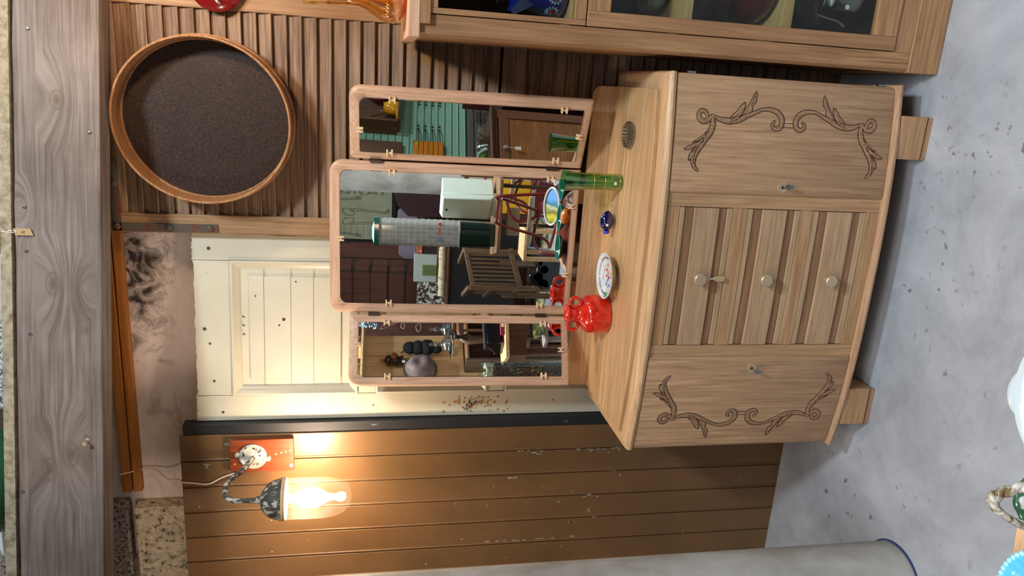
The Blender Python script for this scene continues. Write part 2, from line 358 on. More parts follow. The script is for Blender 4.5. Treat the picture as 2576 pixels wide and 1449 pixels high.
# plank partition at the left, tongue and groove boards painted brown
T0 = thing('plank_partition', 'brown painted tongue-and-groove plank partition with chipped paint behind the lit wall lamp', 'partition', (-1.1, 0.4, 0))
bm = nbm(); x = -0.690; wdt = 0.0985
while x > -2.1:
    x1 = x-wdt
    box(bm, x1+0.003, x, 0.402, 0.42, 0, 2.236)
    tube(bm, [(x1+0.0085, 0.4035, 0), (x1+0.0085, 0.4035, 2.236)], 0.0042, 8)
    x = x1
box(bm, -2.1, -0.70, 0.410, 0.43, 0, 2.232)
obj('boards', bm, M['brown_paint'], T0, bev=0.0012)
bm = nbm()
for _ in range(46):
    px = random.uniform(-1.4, -0.72); pz = random.uniform(0.05, 2.2); r_ = random.uniform(0.0012, 0.003)
    lathe(bm, [(r_, 0), (r_*0.6, 0.0012), (0.0001, 0.0015)], (px, 0.4022, pz), 'y', 8)
obj('nail_heads', bm, flat('nail_heads', (190, 186, 176), 0.5), T0)['kind'] = 'stuff'
bm = nbm()   # grey flakes where the brown paint has chipped
for cx, cz, w_, h_, n in ((-0.787, 1.03, .006, .06, 6), (-0.790, .80, .008, .09, 9), (-0.790, .685, .010, .05, 7), (-1.165, 1.12, .006, .10, 8), (-1.165, .93, .006, .12, 6), (-0.985, .78, .012, .02, 4), (-0.992, .765, .006, .012, 3), (-1.05, .785, .012, .012, 3), (-1.08, .76, .006, .02, 3), (-0.895, 1.085, .004, .02, 3), (-0.81, .99, .01, .01, 2), (-0.885, .70, .006, .02, 3), (-1.10, .84, .01, .012, 2), (-0.705, 2.06, .004, .05, 4), (-0.72, 2.08, .012, .008, 3), (-0.80, 2.15, .01, .012, 3)):
    for _ in range(n):
        x0 = cx+random.gauss(0, w_*.5); z0 = cz+random.gauss(0, h_*.5); a_ = random.uniform(.0015, .004); b_ = random.uniform(.003, .014)
        prism(bm, [(x0+a_*math.cos(t)*random.uniform(.6, 1.2), z0+b_*math.sin(t)*random.uniform(.6, 1.2)) for t in [2*PI*i/8 for i in range(8)]], lambda u, v, d: Vector((u, d, v)), 0.4012, 0.4025)
obj('paint_chips', bm, flat('paint_chip', (160, 152, 140), 0.7), T0)['kind'] = 'stuff'
bm = nbm(); box(bm, -0.690, -0.652, 0.408, 0.45, 0, 2.225)
tagit(obj('batten', bm, M['weathered_black'], bev=0.002), 'narrow weathered black batten between the brown planks and the cream door', 'batten')

# ---- salvaged cream door
DL = Vector((-0.650, 0.432, 0)); DRt = Vector((-0.014, 0.490, 0)); du = (DRt-DL).normalized(); dn = Vector((du.y, -du.x, 0))
def DT(u, v, d): p = DL+du*u+dn*(-d); return Vector((p.x, p.y, v))     # d positive into the wall
W_ = (DRt-DL).length
T0 = thing('panelled_door', 'old cream painted panelled door with chipped edges leaning behind the dressing table', 'door', tuple(DL))
def dbox(bm, u0, u1, z0, z1, d0, d1, mi=0):
    box(bm, u0, u1, d0, d1, z0, z1, mi, T=lambda c: DT(c.x, c.z, c.y))
bm = nbm(); ZT = 2.186
def ragged(u0, u1, z0, z1, right=False, top=False):
    P = [(u0, z0), (u1, z0)]
    if right: P += [(u1-random.uniform(0, 0.004), z0+(z1-z0)*t/40) for t in range(1, 40)]
    P += [(u1, z1)]
    if top: P += [(u1+(u0-u1)*t/30, z1-random.uniform(0, 0.005)) for t in range(1, 30)]
    P += [(u0, z1)]; return P
st = 0.088
prism(bm, ragged(0, st, 0, ZT, top=True), lambda u, v, d: DT(u, v, d), 0, 0.034)
prism(bm, ragged(W_-st, W_, 0, ZT-0.002, right=True, top=True), lambda u, v, d: DT(u, v, d), 0, 0.034)
rails = [(2.066, ZT-0.004), (1.592, 1.655), (1.135, 1.20), (0.62, 0.80), (0.0, 0.20)]
for k, (a, b_) in enumerate(rails):
    prism(bm, ragged(st+0.0015, W_-st-0.0015, a, b_, top=(k == 0)), lambda u, v, d: DT(u, v, d), 0.001, 0.033)
obj('door_frame', bm, M['old_door'], T0, bev=0.0015)
for k in range(4):
    z1 = rails[k][0]; z0 = rails[k+1][1]
    bm = nbm(); dbox(bm, st, W_-st, z0, z1, 0.016, 0.026)
    u0, u1 = st+0.055, W_-st-0.055
    prism(bm, [(u0, z0+0.055), (u1, z0+0.055), (u1, z1-0.055), (u0, z1-0.055)], lambda u, v, d: DT(u, v, d), 0.011, 0.018)
    obj('door_panel', bm, M['old_door'], T0, bev=0.002)
    bm = nbm(); P0 = [(st, z0), (W_-st, z0), (W_-st, z1), (st, z1)]
    prof = [(0.0, -0.004), (0.006, -0.005), (0.014, 0.002), (0.020, 0.006), (0.026, 0.010), (0.030, 0.0165)]
    rings = []
    for o_, d_ in prof:
        rings.append([bm.verts.new(DT(a, c, d_)) for a, c in ((st+o_, z0+o_), (W_-st-o_, z0+o_), (W_-st-o_, z1-o_), (st+o_, z1-o_))])
    for i in range(len(rings)-1):
        for q in range(4): bm.faces.new((rings[i][q], rings[i][(q+1) % 4], rings[i+1][(q+1) % 4], rings[i+1][q]))
    obj('moulding', bm, M['old_door'], T0)
    bm = nbm()
    for fr in ((0.25, 0.46, 0.64, 0.86) if k == 0 else (0.3, 0.62)):
        zc = z0+(z1-z0)*(1-fr)
        dbox(bm, st+0.03, W_-st-0.03, zc-0.0006, zc+0.0006, 0.0098, 0.0112)
    obj('joint_line', bm, flat('joint_line', (140, 130, 106), 0.7), T0)
bm = nbm()
for (u, z, r_) in ((0.14, 2.125, .0045), (W_-0.05, 2.13, .006), (0.32, 2.15, .006), (0.27, 2.135, .004), (0.35, 1.90, .006), (0.33, 1.915, .0035), (0.36, 2.03, .0035), (0.33, 2.03, .0035), (0.30, 2.03, .0035), (0.43, 1.99, .003), (0.48, 1.86, .003), (0.03, 2.10, .005), (0.045, 1.60, .003), (0.05, 0.95, .003)):
    lathe(bm, [(r_, 0.0), (r_*0.8, 0.0010), (0.0001, 0.0012)], DT(u, z, -0.0002 if (u < st or u > W_-st or z > 2.066) else 0.0108), 'y', 10)
obj('nail_hole', bm, flat('nail_hole', (84, 62, 40), 0.8), T0)['kind'] = 'stuff'
# rust patch with an old curled hook on the left stile
bm = nbm()
for _ in range(80):
    u = random.gauss(0.042, 0.014); z = random.gauss(1.225, 0.055); r_ = random.uniform(0.001, 0.0058)
    if 0.004 < u < st-0.008: lathe(bm, [(r_, 0.0), (r_*0.7, 0.0004), (0.0001, 0.0005)], DT(u, z, -0.0002), 'y', 7)
obj('rust_stain', bm, flat('rust_stain', (176, 130, 70), 0.8), T0)['kind'] = 'stuff'
bm = nbm()
tube(bm, spline([DT(0.052, 1.262, 0), DT(0.050, 1.258, -.014), DT(0.042, 1.252, -.018), DT(0.036, 1.262, -.014), DT(0.042, 1.268, -.010)]), 0.0018, 6)
tube(bm, spline([DT(0.040, 1.270, 0), DT(0.036, 1.272, -.012), DT(0.027, 1.268, -.016), DT(0.026, 1.279, -.012), DT(0.033, 1.281, -.008)]), 0.0018, 6)
obj('hook', bm, M['black'], T0)

# ---- louvered shutter
T0 = thing('louvered_shutter', 'tall weathered wooden louvered shutter standing against the back wall', 'shutter', (-0.008, 0.452, 0))
SX0, SX1, SY = -0.008, 0.74, 0.452
for sx0, sx1 in ((SX0, SX0+0.060), (SX1-0.075, SX1)):
    bm = nbm(); box(bm, sx0, sx1, SY, SY+0.035, 0, 2.42); obj('stile', bm, M['louver_z'], T0, bev=0.003)
for rz0, rz1 in ((2.352, 2.42), (1.128, 1.205), (0, 0.12)):
    bm = nbm(); box(bm, SX0+0.060, SX1-0.075, SY+0.003, SY+0.033, rz0, rz1); obj('rail', bm, M['louver'], T0, bev=0.002)
bm = nbm(); pitch = 0.0437
def slats(z_top, z_bot):
    z = z_top
    while z-pitch > z_bot-0.01:
        # a slat leans: top edge back, bottom edge front
        P = [(0.003, z-pitch-0.001), (0.011, z-pitch-0.003), (0.027, z+0.004), (0.020, z+0.006)]
        prism(bm, P, lambda u, v, d: Vector((d, SY+u, v)), SX0+0.058, SX1-0.073)
        z -= pitch
slats(2.352, 1.205); slats(1.128, 0.12)
obj('slats', bm, M['louver'], T0, bev=0.002)
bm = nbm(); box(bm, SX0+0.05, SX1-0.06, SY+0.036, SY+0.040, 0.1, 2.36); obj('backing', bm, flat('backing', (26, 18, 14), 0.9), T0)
bm = nbm()   # rusty corner iron
box(bm, SX0+0.004, SX0+0.030, SY-0.003, SY, 2.09, 2.40); box(bm, SX0+0.004, SX0+0.22, SY-0.003, SY, 2.372, 2.398)
obj('corner_iron', bm, M['bracket'], T0, bev=0.001)
for (bx, bz) in ((0.010, 2.385), (0.010, 2.235), (0.010, 2.115), (0.14, 2.385)):
    bm = nbm(); lathe(bm, [(0.011, 0), (0.010, 0.004), (0.005, 0.007), (0.0001, 0.008)], (bx, SY-0.003, bz), 'y', 14); obj('bolt', bm, M['bracket'], T0)

# ---- orange battens behind the beam
for i, (z0, z1, xr, y_) in enumerate(((2.395, 2.423, -0.95, 0.502), (2.427, 2.457, -0.95, 0.498))):
    bm = nbm(); box(bm, xr, 1.0 if i else -0.015, y_, y_+0.025, z0, z1)
    tagit(obj('timber_strip', bm, M['batten'], bev=0.002), ('lower orange timber strip' if i == 0 else 'upper orange timber strip')+' along the wall top behind the grey beam', 'timber')

# ---- grey weathered beam (runs at 13 degrees to the wall)
BL = Vector((-0.92, -0.005, 0)); BR = Vector((0.662, 0.36, 0)); bu = (BR-BL).normalized(); bn = Vector((-bu.y, bu.x, 0))
def BT(u, v, d): p = BL+bu*u+bn*d; return Vector((p.x, p.y, v))
T0 = thing('wooden_beam', 'long grey weathered timber beam with knots crossing above everything', 'beam', tuple(BL))
bm = nbm(); N = 60; top = []; 
for i in range(N+1): top.append((-0.6+i*3.0/N, 2.570+0.004*noise.noise(Vector((i*0.35, 0, 0)))))
prism(bm, [(-0.6, 2.353), (2.4, 2.356)]+top[::-1], BT, 0.0, 0.082)
m, nt, b = newmat('beam_wood')
v = coords(nt, (1, 1, 1)); 
rotm = v; v.inputs['Rotation'].default_value = (0, 0, -math.atan2(bu.y, bu.x))
def dist_to(cx, cz, rx, rz):
    mp = nt.nodes.new('ShaderNodeMapping'); mp.inputs['Location'].default_value = (-cx/rx, 0, -cz/rz); mp.inputs['Scale'].default_value = (1/rx, 0.0001, 1/rz)
    nt.links.new(v.outputs[0], mp.inputs[0]); g = nt.nodes.new('ShaderNodeTexGradient'); g.gradient_type = 'SPHERICAL'; nt.links.new(mp.outputs[0], g.inputs[0]); return g.outputs['Fac']
sep = nt.nodes.new('ShaderNodeSeparateXYZ'); nt.links.new(v.outputs[0], sep.inputs[0])
acc = None
for (cx, cz, rx, rz, s_) in ((0.32, 2.492, .16, .055, 1), (0.36, 2.438, .16, .055, -1), (0.84, 2.478, .15, .05, 1), (0.83, 2.40, .10, .04, -1), (1.345, 2.462, .15, .06, 1), (1.05, 2.545, 0.1, 0.04, 1)):
    g = dist_to(cx, cz, rx, rz)
    a = nt.nodes.new('ShaderNodeMath'); a.operation = 'MULTIPLY'; a.inputs[1].default_value = s_*0.05; nt.links.new(g, a.inputs[0])
    if acc is None: acc = a.outputs[0]
    else:
        q = nt.nodes.new('ShaderNodeMath'); q.operation = 'ADD'; nt.links.new(acc, q.inputs[0]); nt.links.new(a.outputs[0], q.inputs[1]); acc = q.outputs[0]
q = nt.nodes.new('ShaderNodeMath'); q.operation = 'ADD'; nt.links.new(sep.outputs[2], q.inputs[0]); nt.links.new(acc, q.inputs[1])
cmb = nt.nodes.new('ShaderNodeCombineXYZ')
sx_ = nt.nodes.new('ShaderNodeMath'); sx_.operation = 'MULTIPLY'; sx_.inputs[1].default_value = 0.035; nt.links.new(sep.outputs[0], sx_.inputs[0])
nt.links.new(sx_.outputs[0], cmb.inputs[0]); nt.links.new(q.outputs[0], cmb.inputs[2])
sy_ = nt.nodes.new('ShaderNodeMath'); sy_.operation = 'MULTIPLY'; sy_.inputs[1].default_value = 0.6; nt.links.new(sep.outputs[1], sy_.inputs[0]); nt.links.new(sy_.outputs[0], cmb.inputs[1])
n1 = nz(nt, cmb, 95, 5, 0.6, 0.2); r1 = ramp(nt, [(0.30, (94, 81, 72)), (0.5, (124, 113, 104)), (0.70, (146, 137, 128))]); nt.links.new(n1.outputs[0], r1.inputs[0])
n2 = nz(nt, coords(nt), 3.2, 5, 0.6); r2 = ramp(nt, [(0.38, (120, 104, 92)), (0.62, (196, 192, 190))]); nt.links.new(n2.outputs[0], r2.inputs[0])
c1 = mixc(nt, None, r1.outputs[0], r2.outputs[0], 'OVERLAY', 0.45)
kn = None
for (cx, cz, rx, rz) in ((0.32, 2.492, .040, .024), (0.36, 2.438, .045, .026), (0.84, 2.478, .040, .022), (0.71, 2.355+0.04, .014, .012), (1.345, 2.462, .032, .022)):
    g = dist_to(cx, cz, rx, rz)
    if kn is None: kn = g
    else:
        q = nt.nodes.new('ShaderNodeMath'); q.operation = 'ADD'; nt.links.new(kn, q.inputs[0]); nt.links.new(g, q.inputs[1]); kn = q.outputs[0]
kr = ramp(nt, [(0.0, (0, 0, 0)), (0.25, (190, 190, 190)), (0.4, (120, 120, 120)), (0.8, (230, 230, 230))]); nt.links.new(kn, kr.inputs[0])
c2 = mixc(nt, kr.outputs[0], c1, (96, 78, 62)); nt.links.new(c2, b.inputs['Base Color']); b.inputs['Roughness'].default_value = 0.72; bump(nt, b, n1.outputs[0], 0.5, 0.003)
obj('timber', bm, m, T0, bev=0.003)
bm = nbm()
for (u, z) in ((1.53, 2.53), (0.70, 2.535), (1.05, 2.545), (0.26, 2.56), (1.26, 2.38), (0.93, 2.542)):
    lathe(bm, [(0.0045, 0), (0.004, 0.003), (0.0001, 0.004)], BT(u, z, 0), 'y', 10)
obj('nail_head', bm, M['steel'], T0)['kind'] = 'stuff'
bm = nbm(); lathe(bm, [(0.006, 0), (0.002, 0.002), (0.002, 0.02), (0.0065, 0.022), (0.006, 0.025), (0.0001, 0.0255)], BT(0.40, 2.395, 0), 'y', 12); obj('screw', bm, M['brass'], T0)
# price tag on the beam
T1 = thing('price_tag', 'brown card price tag on white string hanging over the grey beam', 'tag', tuple(BT(0.98, 2.60, -0.006)))
bm = nbm(); prism(bm, [(0.972, 2.567), (0.991, 2.572), (0.991, 2.530), (0.972, 2.522), ], BT, -0.006, -0.0052); obj('card', bm, M['tag'], T1)
bm = nbm(); tube(bm, spline([BT(0.981, 2.563, -.007), BT(0.979, 2.578, -.009), BT(0.981, 2.59, -.012), BT(0.982, 2.606, -.014)]), 0.0009, 6); tube(bm, spline([BT(0.983, 2.563, -.007), BT(0.985, 2.578, -.009), BT(0.981, 2.59, -.012), BT(0.998, 2.61, -.014)]), 0.0009, 6); obj('string', bm, M['white_string'], T1)
text('digits', '21', 0.011, BT(0.981, 2.548, -0.0066), (0, 0, 1), (-bu.x, -bu.y, 0), M['ink'], T1)

# ---- chipboard shelf above the beam and the things on it
bm = nbm(); prism(bm, [(-0.6, 2.584), (2.4, 2.584), (2.4, 2.612), (-0.6, 2.612)], BT, 0.012, 0.36)
sh = tagit(obj('shelf_board', bm, M['chipboard'], bev=0.001), 'pale chipboard shelf lying above the grey beam', 'shelf')
c = BT(0.24, 2.612, 0.16); T1 = thing('glass_bowl', 'large green glass bowl standing on the chipboard shelf', 'bowl', tuple(c))
bm = nbm(); lathe(bm, [(0.06, 0.0), (0.12, 0.03), (0.155, 0.08), (0.16, 0.15), (0.150, 0.19), (0.146, 0.19), (0.155, 0.15), (0.15, 0.085), (0.116, 0.038), (0.001, 0.008)], c, 'z', 40); obj('bowl_body', bm, flat('bowl_green', (42, 104, 74), 0.12, 0, 0.6), T1)
bm = nbm(); tube(bm, spline([c+Vector((-.10, -.11, .04)), c+Vector((-.14, -.14, .025)), c+Vector((-.17, -.13, .02))]), 0.006, 8); obj('bowl_foot', bm, M['white_gloss'], T1)
c = BT(-0.04, 2.612, 0.12)
bm = nbm(); prism(bm, [(0, 0), (0.30, 0), (0.30, 0.012), (0.285, 0.03), (0, 0.038)], lambda u, v, d: c+bu*(u-0.33)+Vector((0, 0, v))+bn*d, -0.05, 0.05)
tagit(obj('wooden_block', bm, wood('pinkwood', (186, 150, 126), (214, 184, 160), 'x'), bev=0.004, loc=tuple(c)), 'pinkish wooden block on the far left end of the chipboard shelf', 'block')
c = BT(0.58, 2.612, 0.22); bm = nbm(); prism(bm, [(-0.13, 0), (0.13, 0), (0.13, 0.32), (-0.13, 0.32)], lambda u, v, d: c+bu*u+Vector((0, 0, v))+bn*d, -0.03, 0.1)
tagit(obj('foam_block', bm, mottled('foam', [(0.42, (70, 74, 80)), (0.55, (208, 212, 216))], 130, 3, 0.9, 0.6), bev=0.01, loc=tuple(c)), 'speckled grey foam block beside the green bowl', 'block')
c = BT(1.12, 2.612, 0.2)
bm = nbm()
for k in range(9):
    for q_ in range(2): tube(bm, [c+bu*(-.2+.05*k+.0)+Vector((0, 0, 0.02+0.05*q_)), c+bu*(-.2+.05*k+.05)+Vector((0, 0, 0.035+0.05*q_))], 0.016, 8)
tagit(obj('firewood_bundle', bm, wood('stick', (60, 36, 18), (110, 74, 40), 'x'), loc=tuple(c)), 'dark bundle of sticks in the shadow on the chipboard shelf', 'wood')

# ---- round sieve hung on the shutter
sc_ = Vector((0.347, 0.0, 2.101)); SR = 0.250; 
T0 = thing('round_sieve', 'large round wooden sieve with fine dark mesh hanging on the louvered shutter', 'sieve', (sc_.x, SY, sc_.z-SR))
def hoop(bm, r0, r1, y0, y1, n=72, wob=0.0):
    rings = []
    for k in range(n):
        a = 2*PI*k/n; wv = 1+wob*math.sin(2*a+0.6)
        rings.append([bm.verts.new((sc_.x+0.962*r*wv*math.cos(a), y, sc_.z+r*wv*math.sin(a))) for r, y in ((r0, y0), (r1, y0), (r1, y1), (r0, y1))])
    for k in range(n):
        A, B = rings[k], rings[(k+1) % n]
        for i in range(4): bm.faces.new((A[i], A[(i+1) % 4], B[(i+1) % 4], B[i]))
bm = nbm(); hoop(bm, SR-0.007, SR, SY-0.105, SY-0.004, wob=0.006); obj('rim', bm, M['sieve'], T0, bev=0.002)
bm = nbm(); hoop(bm, SR, SR+0.006, SY-0.045, SY-0.004, wob=0.006); obj('outer_hoop', bm, M['sieve'], T0, bev=0.002)
bm = nbm(); hoop(bm, SR-0.012, SR-0.007, SY-0.030, SY-0.006, wob=0.006); obj('inner_hoop', bm, M['sieve'], T0, bev=0.001)
m = bpy.data.materials.new('wire_mesh'); m.use_nodes = True; nt = m.node_tree; b = nt.nodes['Principled BSDF']
b.inputs['Base Color'].default_value = lin((72, 50, 36)); b.inputs['Roughness'].default_value = 0.6; b.inputs['Metallic'].default_value = 0.2
n = nz(nt, coords(nt), 9, 8, 0.75); mr = ramp(nt, [(0.35, (246, 246, 246)), (0.62, (226, 226, 226))]); nt.links.new(n.outputs[0], mr.inputs[0])
sepm = nt.nodes.new('ShaderNodeSeparateColor'); nt.links.new(mr.outputs[0], sepm.inputs[0]); nt.links.new(sepm.outputs[0], b.inputs['Alpha'])
n = nz(nt, coords(nt), 220, 3, 0.6); mr = ramp(nt, [(0.4, (26, 17, 11)), (0.7, (78, 52, 35))]); nt.links.new(n.outputs[0], mr.inputs[0]); nt.links.new(mr.outputs[0], b.inputs['Base Color'])
bm = nbm(); lathe(bm, [(SR-0.010, 0), (SR-0.010, 0.0012)], (0, SY-0.018, sc_.z), 'y', 64)
for v in bm.verts: v.co.x = sc_.x+0.962*v.co.x
obj('wire_mesh', bm, m, T0)

# ---- wall lamp
T0 = thing('wall_lamp', 'lit stable wall lamp with clear glass dome on a curved arm', 'lamp', (-0.762, 0.40, 1.97))
bm = nbm(); P = [(-0.822, 1.868), (-0.79, 1.866), (-0.70, 1.868), (-0.703, 2.073), (-0.818, 2.077), (-0.823, 2.03), (-0.819, 1.98), (-0.825, 1.94)]
prism(bm, P, lambda u, v, d: Vector((u, d, v)), 0.384, 0.4015); obj('mounting_board', bm, M['lamp_board'], T0, bev=0.002)
for (x_, z_, r_) in ((-0.790, 2.060, .004), (-0.757, 1.925, .004), (-0.752, 1.908, .0038), (-0.749, 1.894, .0035), (-0.745, 1.878, .0035)):
    bm = nbm(); lathe(bm, [(r_, 0), (r_, 0.0008)], (x_, 0.384, z_), 'y', 16); obj('wood_plug', bm, flat('plug', (214, 150, 92), 0.5), T0)
bm = nbm(); lathe(bm, [(0.0062, 0), (0.0062, 0.0008)], (-0.802, 0.384, 1.876), 'y', 18); obj('price_sticker', bm, M['sticker'], T0)
bm = nbm(); cx = -0.762; cz = 2.0
lathe(bm, [(0.045, 0), (0.046, 0.004), (0.042, 0.008), (0.039, 0.009), (0.036, 0.007), (0.020, 0.010), (0.014, 0.014), (0.0001, 0.016)], (cx, 0.384, cz), 'y', 36)
for s in (-1, 1): lathe(bm, [(0.009, 0), (0.009, 0.009), (0.005, 0.012), (0.0001, 0.013)], (cx+s*0.008, 0.384, cz+s*0.049), 'y', 14)
obj('rosette', bm, M['old_metal_white'], T0)
AX, AY = -0.812, 0.190
pts = spline([(cx, 0.378, 1.998), (cx-0.004, 0.352, 2.006), (cx-0.02, 0.32, 2.03), (cx-0.03, 0.275, 2.062), (AX+0.006, 0.225, 2.064), (AX, AY+0.004, 2.035), (AX, AY, 1.99), (AX, AY, 1.955)], 8)
bm = nbm(); tube(bm, pts, 0.0085, 12); obj('arm', bm, M['old_metal'], T0)
bm = nbm(); lathe(bm, [(0.0001, 0.050), (0.010, 0.050), (0.013, 0.043), (0.012, 0.038), (0.030, 0.032), (0.048, 0.018), (0.060, -0.002), (0.064, -0.020), (0.067, -0.024), (0.067, -0.034), (0.062, -0.034), (0.058, -0.02), (0.0001, -0.01)], (AX, AY, 1.915), 'z', 36); obj('cap', bm, M['old_metal'], T0)
bm = nbm(); lathe(bm, [(0.0625, 1.884), (0.0645, 1.875), (0.0650, 1.80), (0.0645, 1.755), (0.060, 1.722), (0.048, 1.692), (0.028, 1.673), (0.0001, 1.666)], (AX, AY, 0), 'z', 48); obj('glass_dome', bm, M['lamp_glass'], T0)
bm = nbm(); lathe(bm, [(0.066, 1.886), (0.069, 1.880), (0.066, 1.873), (0.060, 1.880)], (AX, AY, 0), 'z', 36, closed=True); obj('glass_rim', bm, flat('ring_amber', (220, 190, 140), 0.3), T0)
bm = nbm(); lathe(bm, [(0.013, 1.872), (0.013, 1.85), (0.018, 1.84), (0.028, 1.82), (0.0315, 1.80), (0.030, 1.782), (0.020, 1.768), (0.0001, 1.763)], (AX, AY, 0), 'z', 28)
obj('bulb', bm, emis('bulb_glow', (255, 226, 196), 300), T0)
bm = nbm(); lathe(bm, [(0.016, 1.90), (0.016, 1.872), (0.0001, 1.872)], (AX, AY, 0), 'z', 20); obj('socket', bm, M['white_gloss'], T0)
bm = nbm(); cp = spline([(-0.825, 0.398, 2.045), (-0.846, 0.395, 2.105), (-0.868, 0.394, 2.15), (-0.862, 0.394, 2.20), (-0.857, 0.394, 2.235), (-0.872, 0.44, 2.252), (-0.885, 0.470, 2.30), (-0.868, 0.515, 2.36), (-0.875, 0.49, 2.46)], 8)
tube(bm, cp, 0.0028, 8); obj('cable', bm, flat('cable', (226, 204, 176), 0.5), T0)

# second bare bulb hanging above the display cabinet, just right of the view
c = Vector((0.865, -0.13, 2.20)); T1 = thing('pendant_bulb', 'bare warm bulb hanging on a cord above the display cabinet', 'lamp', tuple(c))
bm = nbm(); lathe(bm, [(0.0001, -0.035), (0.02, -0.030), (0.031, -0.012), (0.031, 0.006), (0.020, 0.03), (0.012, 0.045), (0.0001, 0.046)], c, 'z', 24); obj('bulb', bm, emis('pendant_glow', (255, 216, 178), 390), T1)
bm = nbm(); lathe(bm, [(0.015, 0.044), (0.017, 0.06), (0.015, 0.085), (0.004, 0.095), (0.0001, 0.096)], c, 'z', 18); obj('lamp_holder', bm, M['black'], T1)
bm = nbm(); tube(bm, [c+Vector((0, 0, 0.09)), c+Vector((0, 0, 1.2))], 0.003, 6); obj('cord', bm, M['black'], T1)

# ---- concrete pillars
bm = nbm(); lathe(bm, [(0.116, 0.0), (0.118, 0.012), (0.118, 3.4)], (-0.912, -0.268, 0), 'z', 48)
t = tagit(obj('concrete_pillar', bm, M['pillar'], loc=(-0.912, -0.268, 0)), 'round pale concrete pillar rising at the lower left in front of the planks', 'pillar')
bm = nbm(); lathe(bm, [(0.119, 0.0), (0.124, 0.0), (0.122, 0.004), (0.119, 0.004)], (-0.912, -0.268, 0), 'z', 48, closed=True); obj('base_rim_shadow', bm, flat('blue_ring', (30, 50, 96), 0.5), t)  # dark blue rim, also painting the shadow ring round the pillar foot
bm = nbm(); lathe(bm, [(0.21, 0.0), (0.21, 3.4)], (-0.335, -4.15, 0), 'z', 48)
tagit(obj('concrete_pillar', bm, M['pillar'], loc=(-0.335, -4.15, 0)), 'thick grey concrete pillar reflected at the right side of the centre mirror', 'pillar')

# ============================================================ DRESSING TABLE
HW = 0.569
def bow(x): return -0.045*(1-min(1, abs(x)/HW)**2.5)
DT0 = thing('dressing_table', 'bleached oak dressing table with bow front, carved doors, three drawers and triple mirror', 'dressing table', (0, 0.19, 0))
def xs_(x0, x1, n=24): return [x0+(x1-x0)*i/n for i in range(n+1)]
def curved(bm, x0, x1, z0, z1, off, th, n=20, mi=0):
    """board following the bow front; off = set back from the door plane"""
    X = xs_(x0, x1, n); prev = None
    for x in X:
        y = bow(x)+off; q = [bm.verts.new(p) for p in ((x, y, z0), (x, y, z1), (x, y+th, z1), (x, y+th, z0))]
        if prev:
            for i in range(4): bm.faces.new((prev[i], prev[(i+1) % 4], q[(i+1) % 4], q[i])).material_index = mi
        else: bm.faces.new(q).material_index = mi
        prev = q
    bm.faces.new(prev[::-1]).material_index = mi
# carcass
bm = nbm(); X = xs_(-HW+0.003, HW-0.003, 40)
P = [(x, bow(x)+0.020) for x in X]+[(HW-0.003, 0.385), (-HW+0.003, 0.385)]
# side walls, back, floor, top of the carcass as one shell with an open middle bay closed by rails
prism(bm, P, lambda u, v, d: Vector((u, v, d)), 0.122, 0.800)
obj('carcass', bm, M['oak_z'], DT0, bev=0.001)
for z0, z1 in ((0.7585, 0.800), (0.5485, 0.5935), (0.3385, 0.3795), (0.122, 0.1635)):
    bm = nbm(); curved(bm, -0.2105, 0.2075, z0, z1, 0.008, 0.014); obj('rail', bm, M['oak_x'], DT0, bev=0.001)
for x0, x1 in ((-0.250, -0.211), (0.208, 0.250)):
    bm = nbm(); curved(bm, x0, x1, 0.122, 0.800, 0.007, 0.014, 4); obj('stile', bm, M['oak_z'], DT0, bev=0.001)
# drawers: pale outer strips, brown cove mouldings, raised pale panel
for z0, z1 in ((0.595, 0.757), (0.381, 0.547), (0.165, 0.337)):
    h = z1-z0; bm = nbm()
    c1, c2, c3, c4 = z0+h*0.11, z0+h*0.27, z1-h*0.27, z1-h*0.10
    curved(bm, -0.209, 0.206, z0, c1-0.0012, 0.009, 0.012, mi=0); curved(bm, -0.209, 0.206, c4+0.0012, z1, 0.009, 0.012, mi=0)
    curved(bm, -0.209, 0.206, c1, c2-0.0012, 0.0125, 0.010, mi=1); curved(bm, -0.209, 0.206, c3+0.0012, c4, 0.0125, 0.010, mi=1)
    curved(bm, -0.209, 0.206, c2, c3, 0.005, 0.016, mi=2)
    curved(bm, -0.209, 0.206, z0+0.001, z1-0.001, 0.0165, 0.006, mi=3)
    dr = obj('drawer', bm, [M['oak_pale'], M['oak_brown'], wood('oak_panel', (148, 118, 88), (186, 155, 120), 'x', 1.0, 0.5, 0.25), M['groove']], DT0, bev=0.001)
    bm = nbm(); zc = {0.595: 0.683, 0.381: 0.474, 0.165: 0.262}[z0]; y0 = bow(0)+0.006
    lathe(bm, [(0.007, 0), (0.007, 0.012), (0.010, 0.018), (0.0175, 0.020), (0.0185, 0.023), (0.0185, 0.030), (0.0165, 0.0325), (0.0001, 0.033)], (0.002, y0, zc), 'y', 36)
    obj('knob', bm, M['brass'], dr)
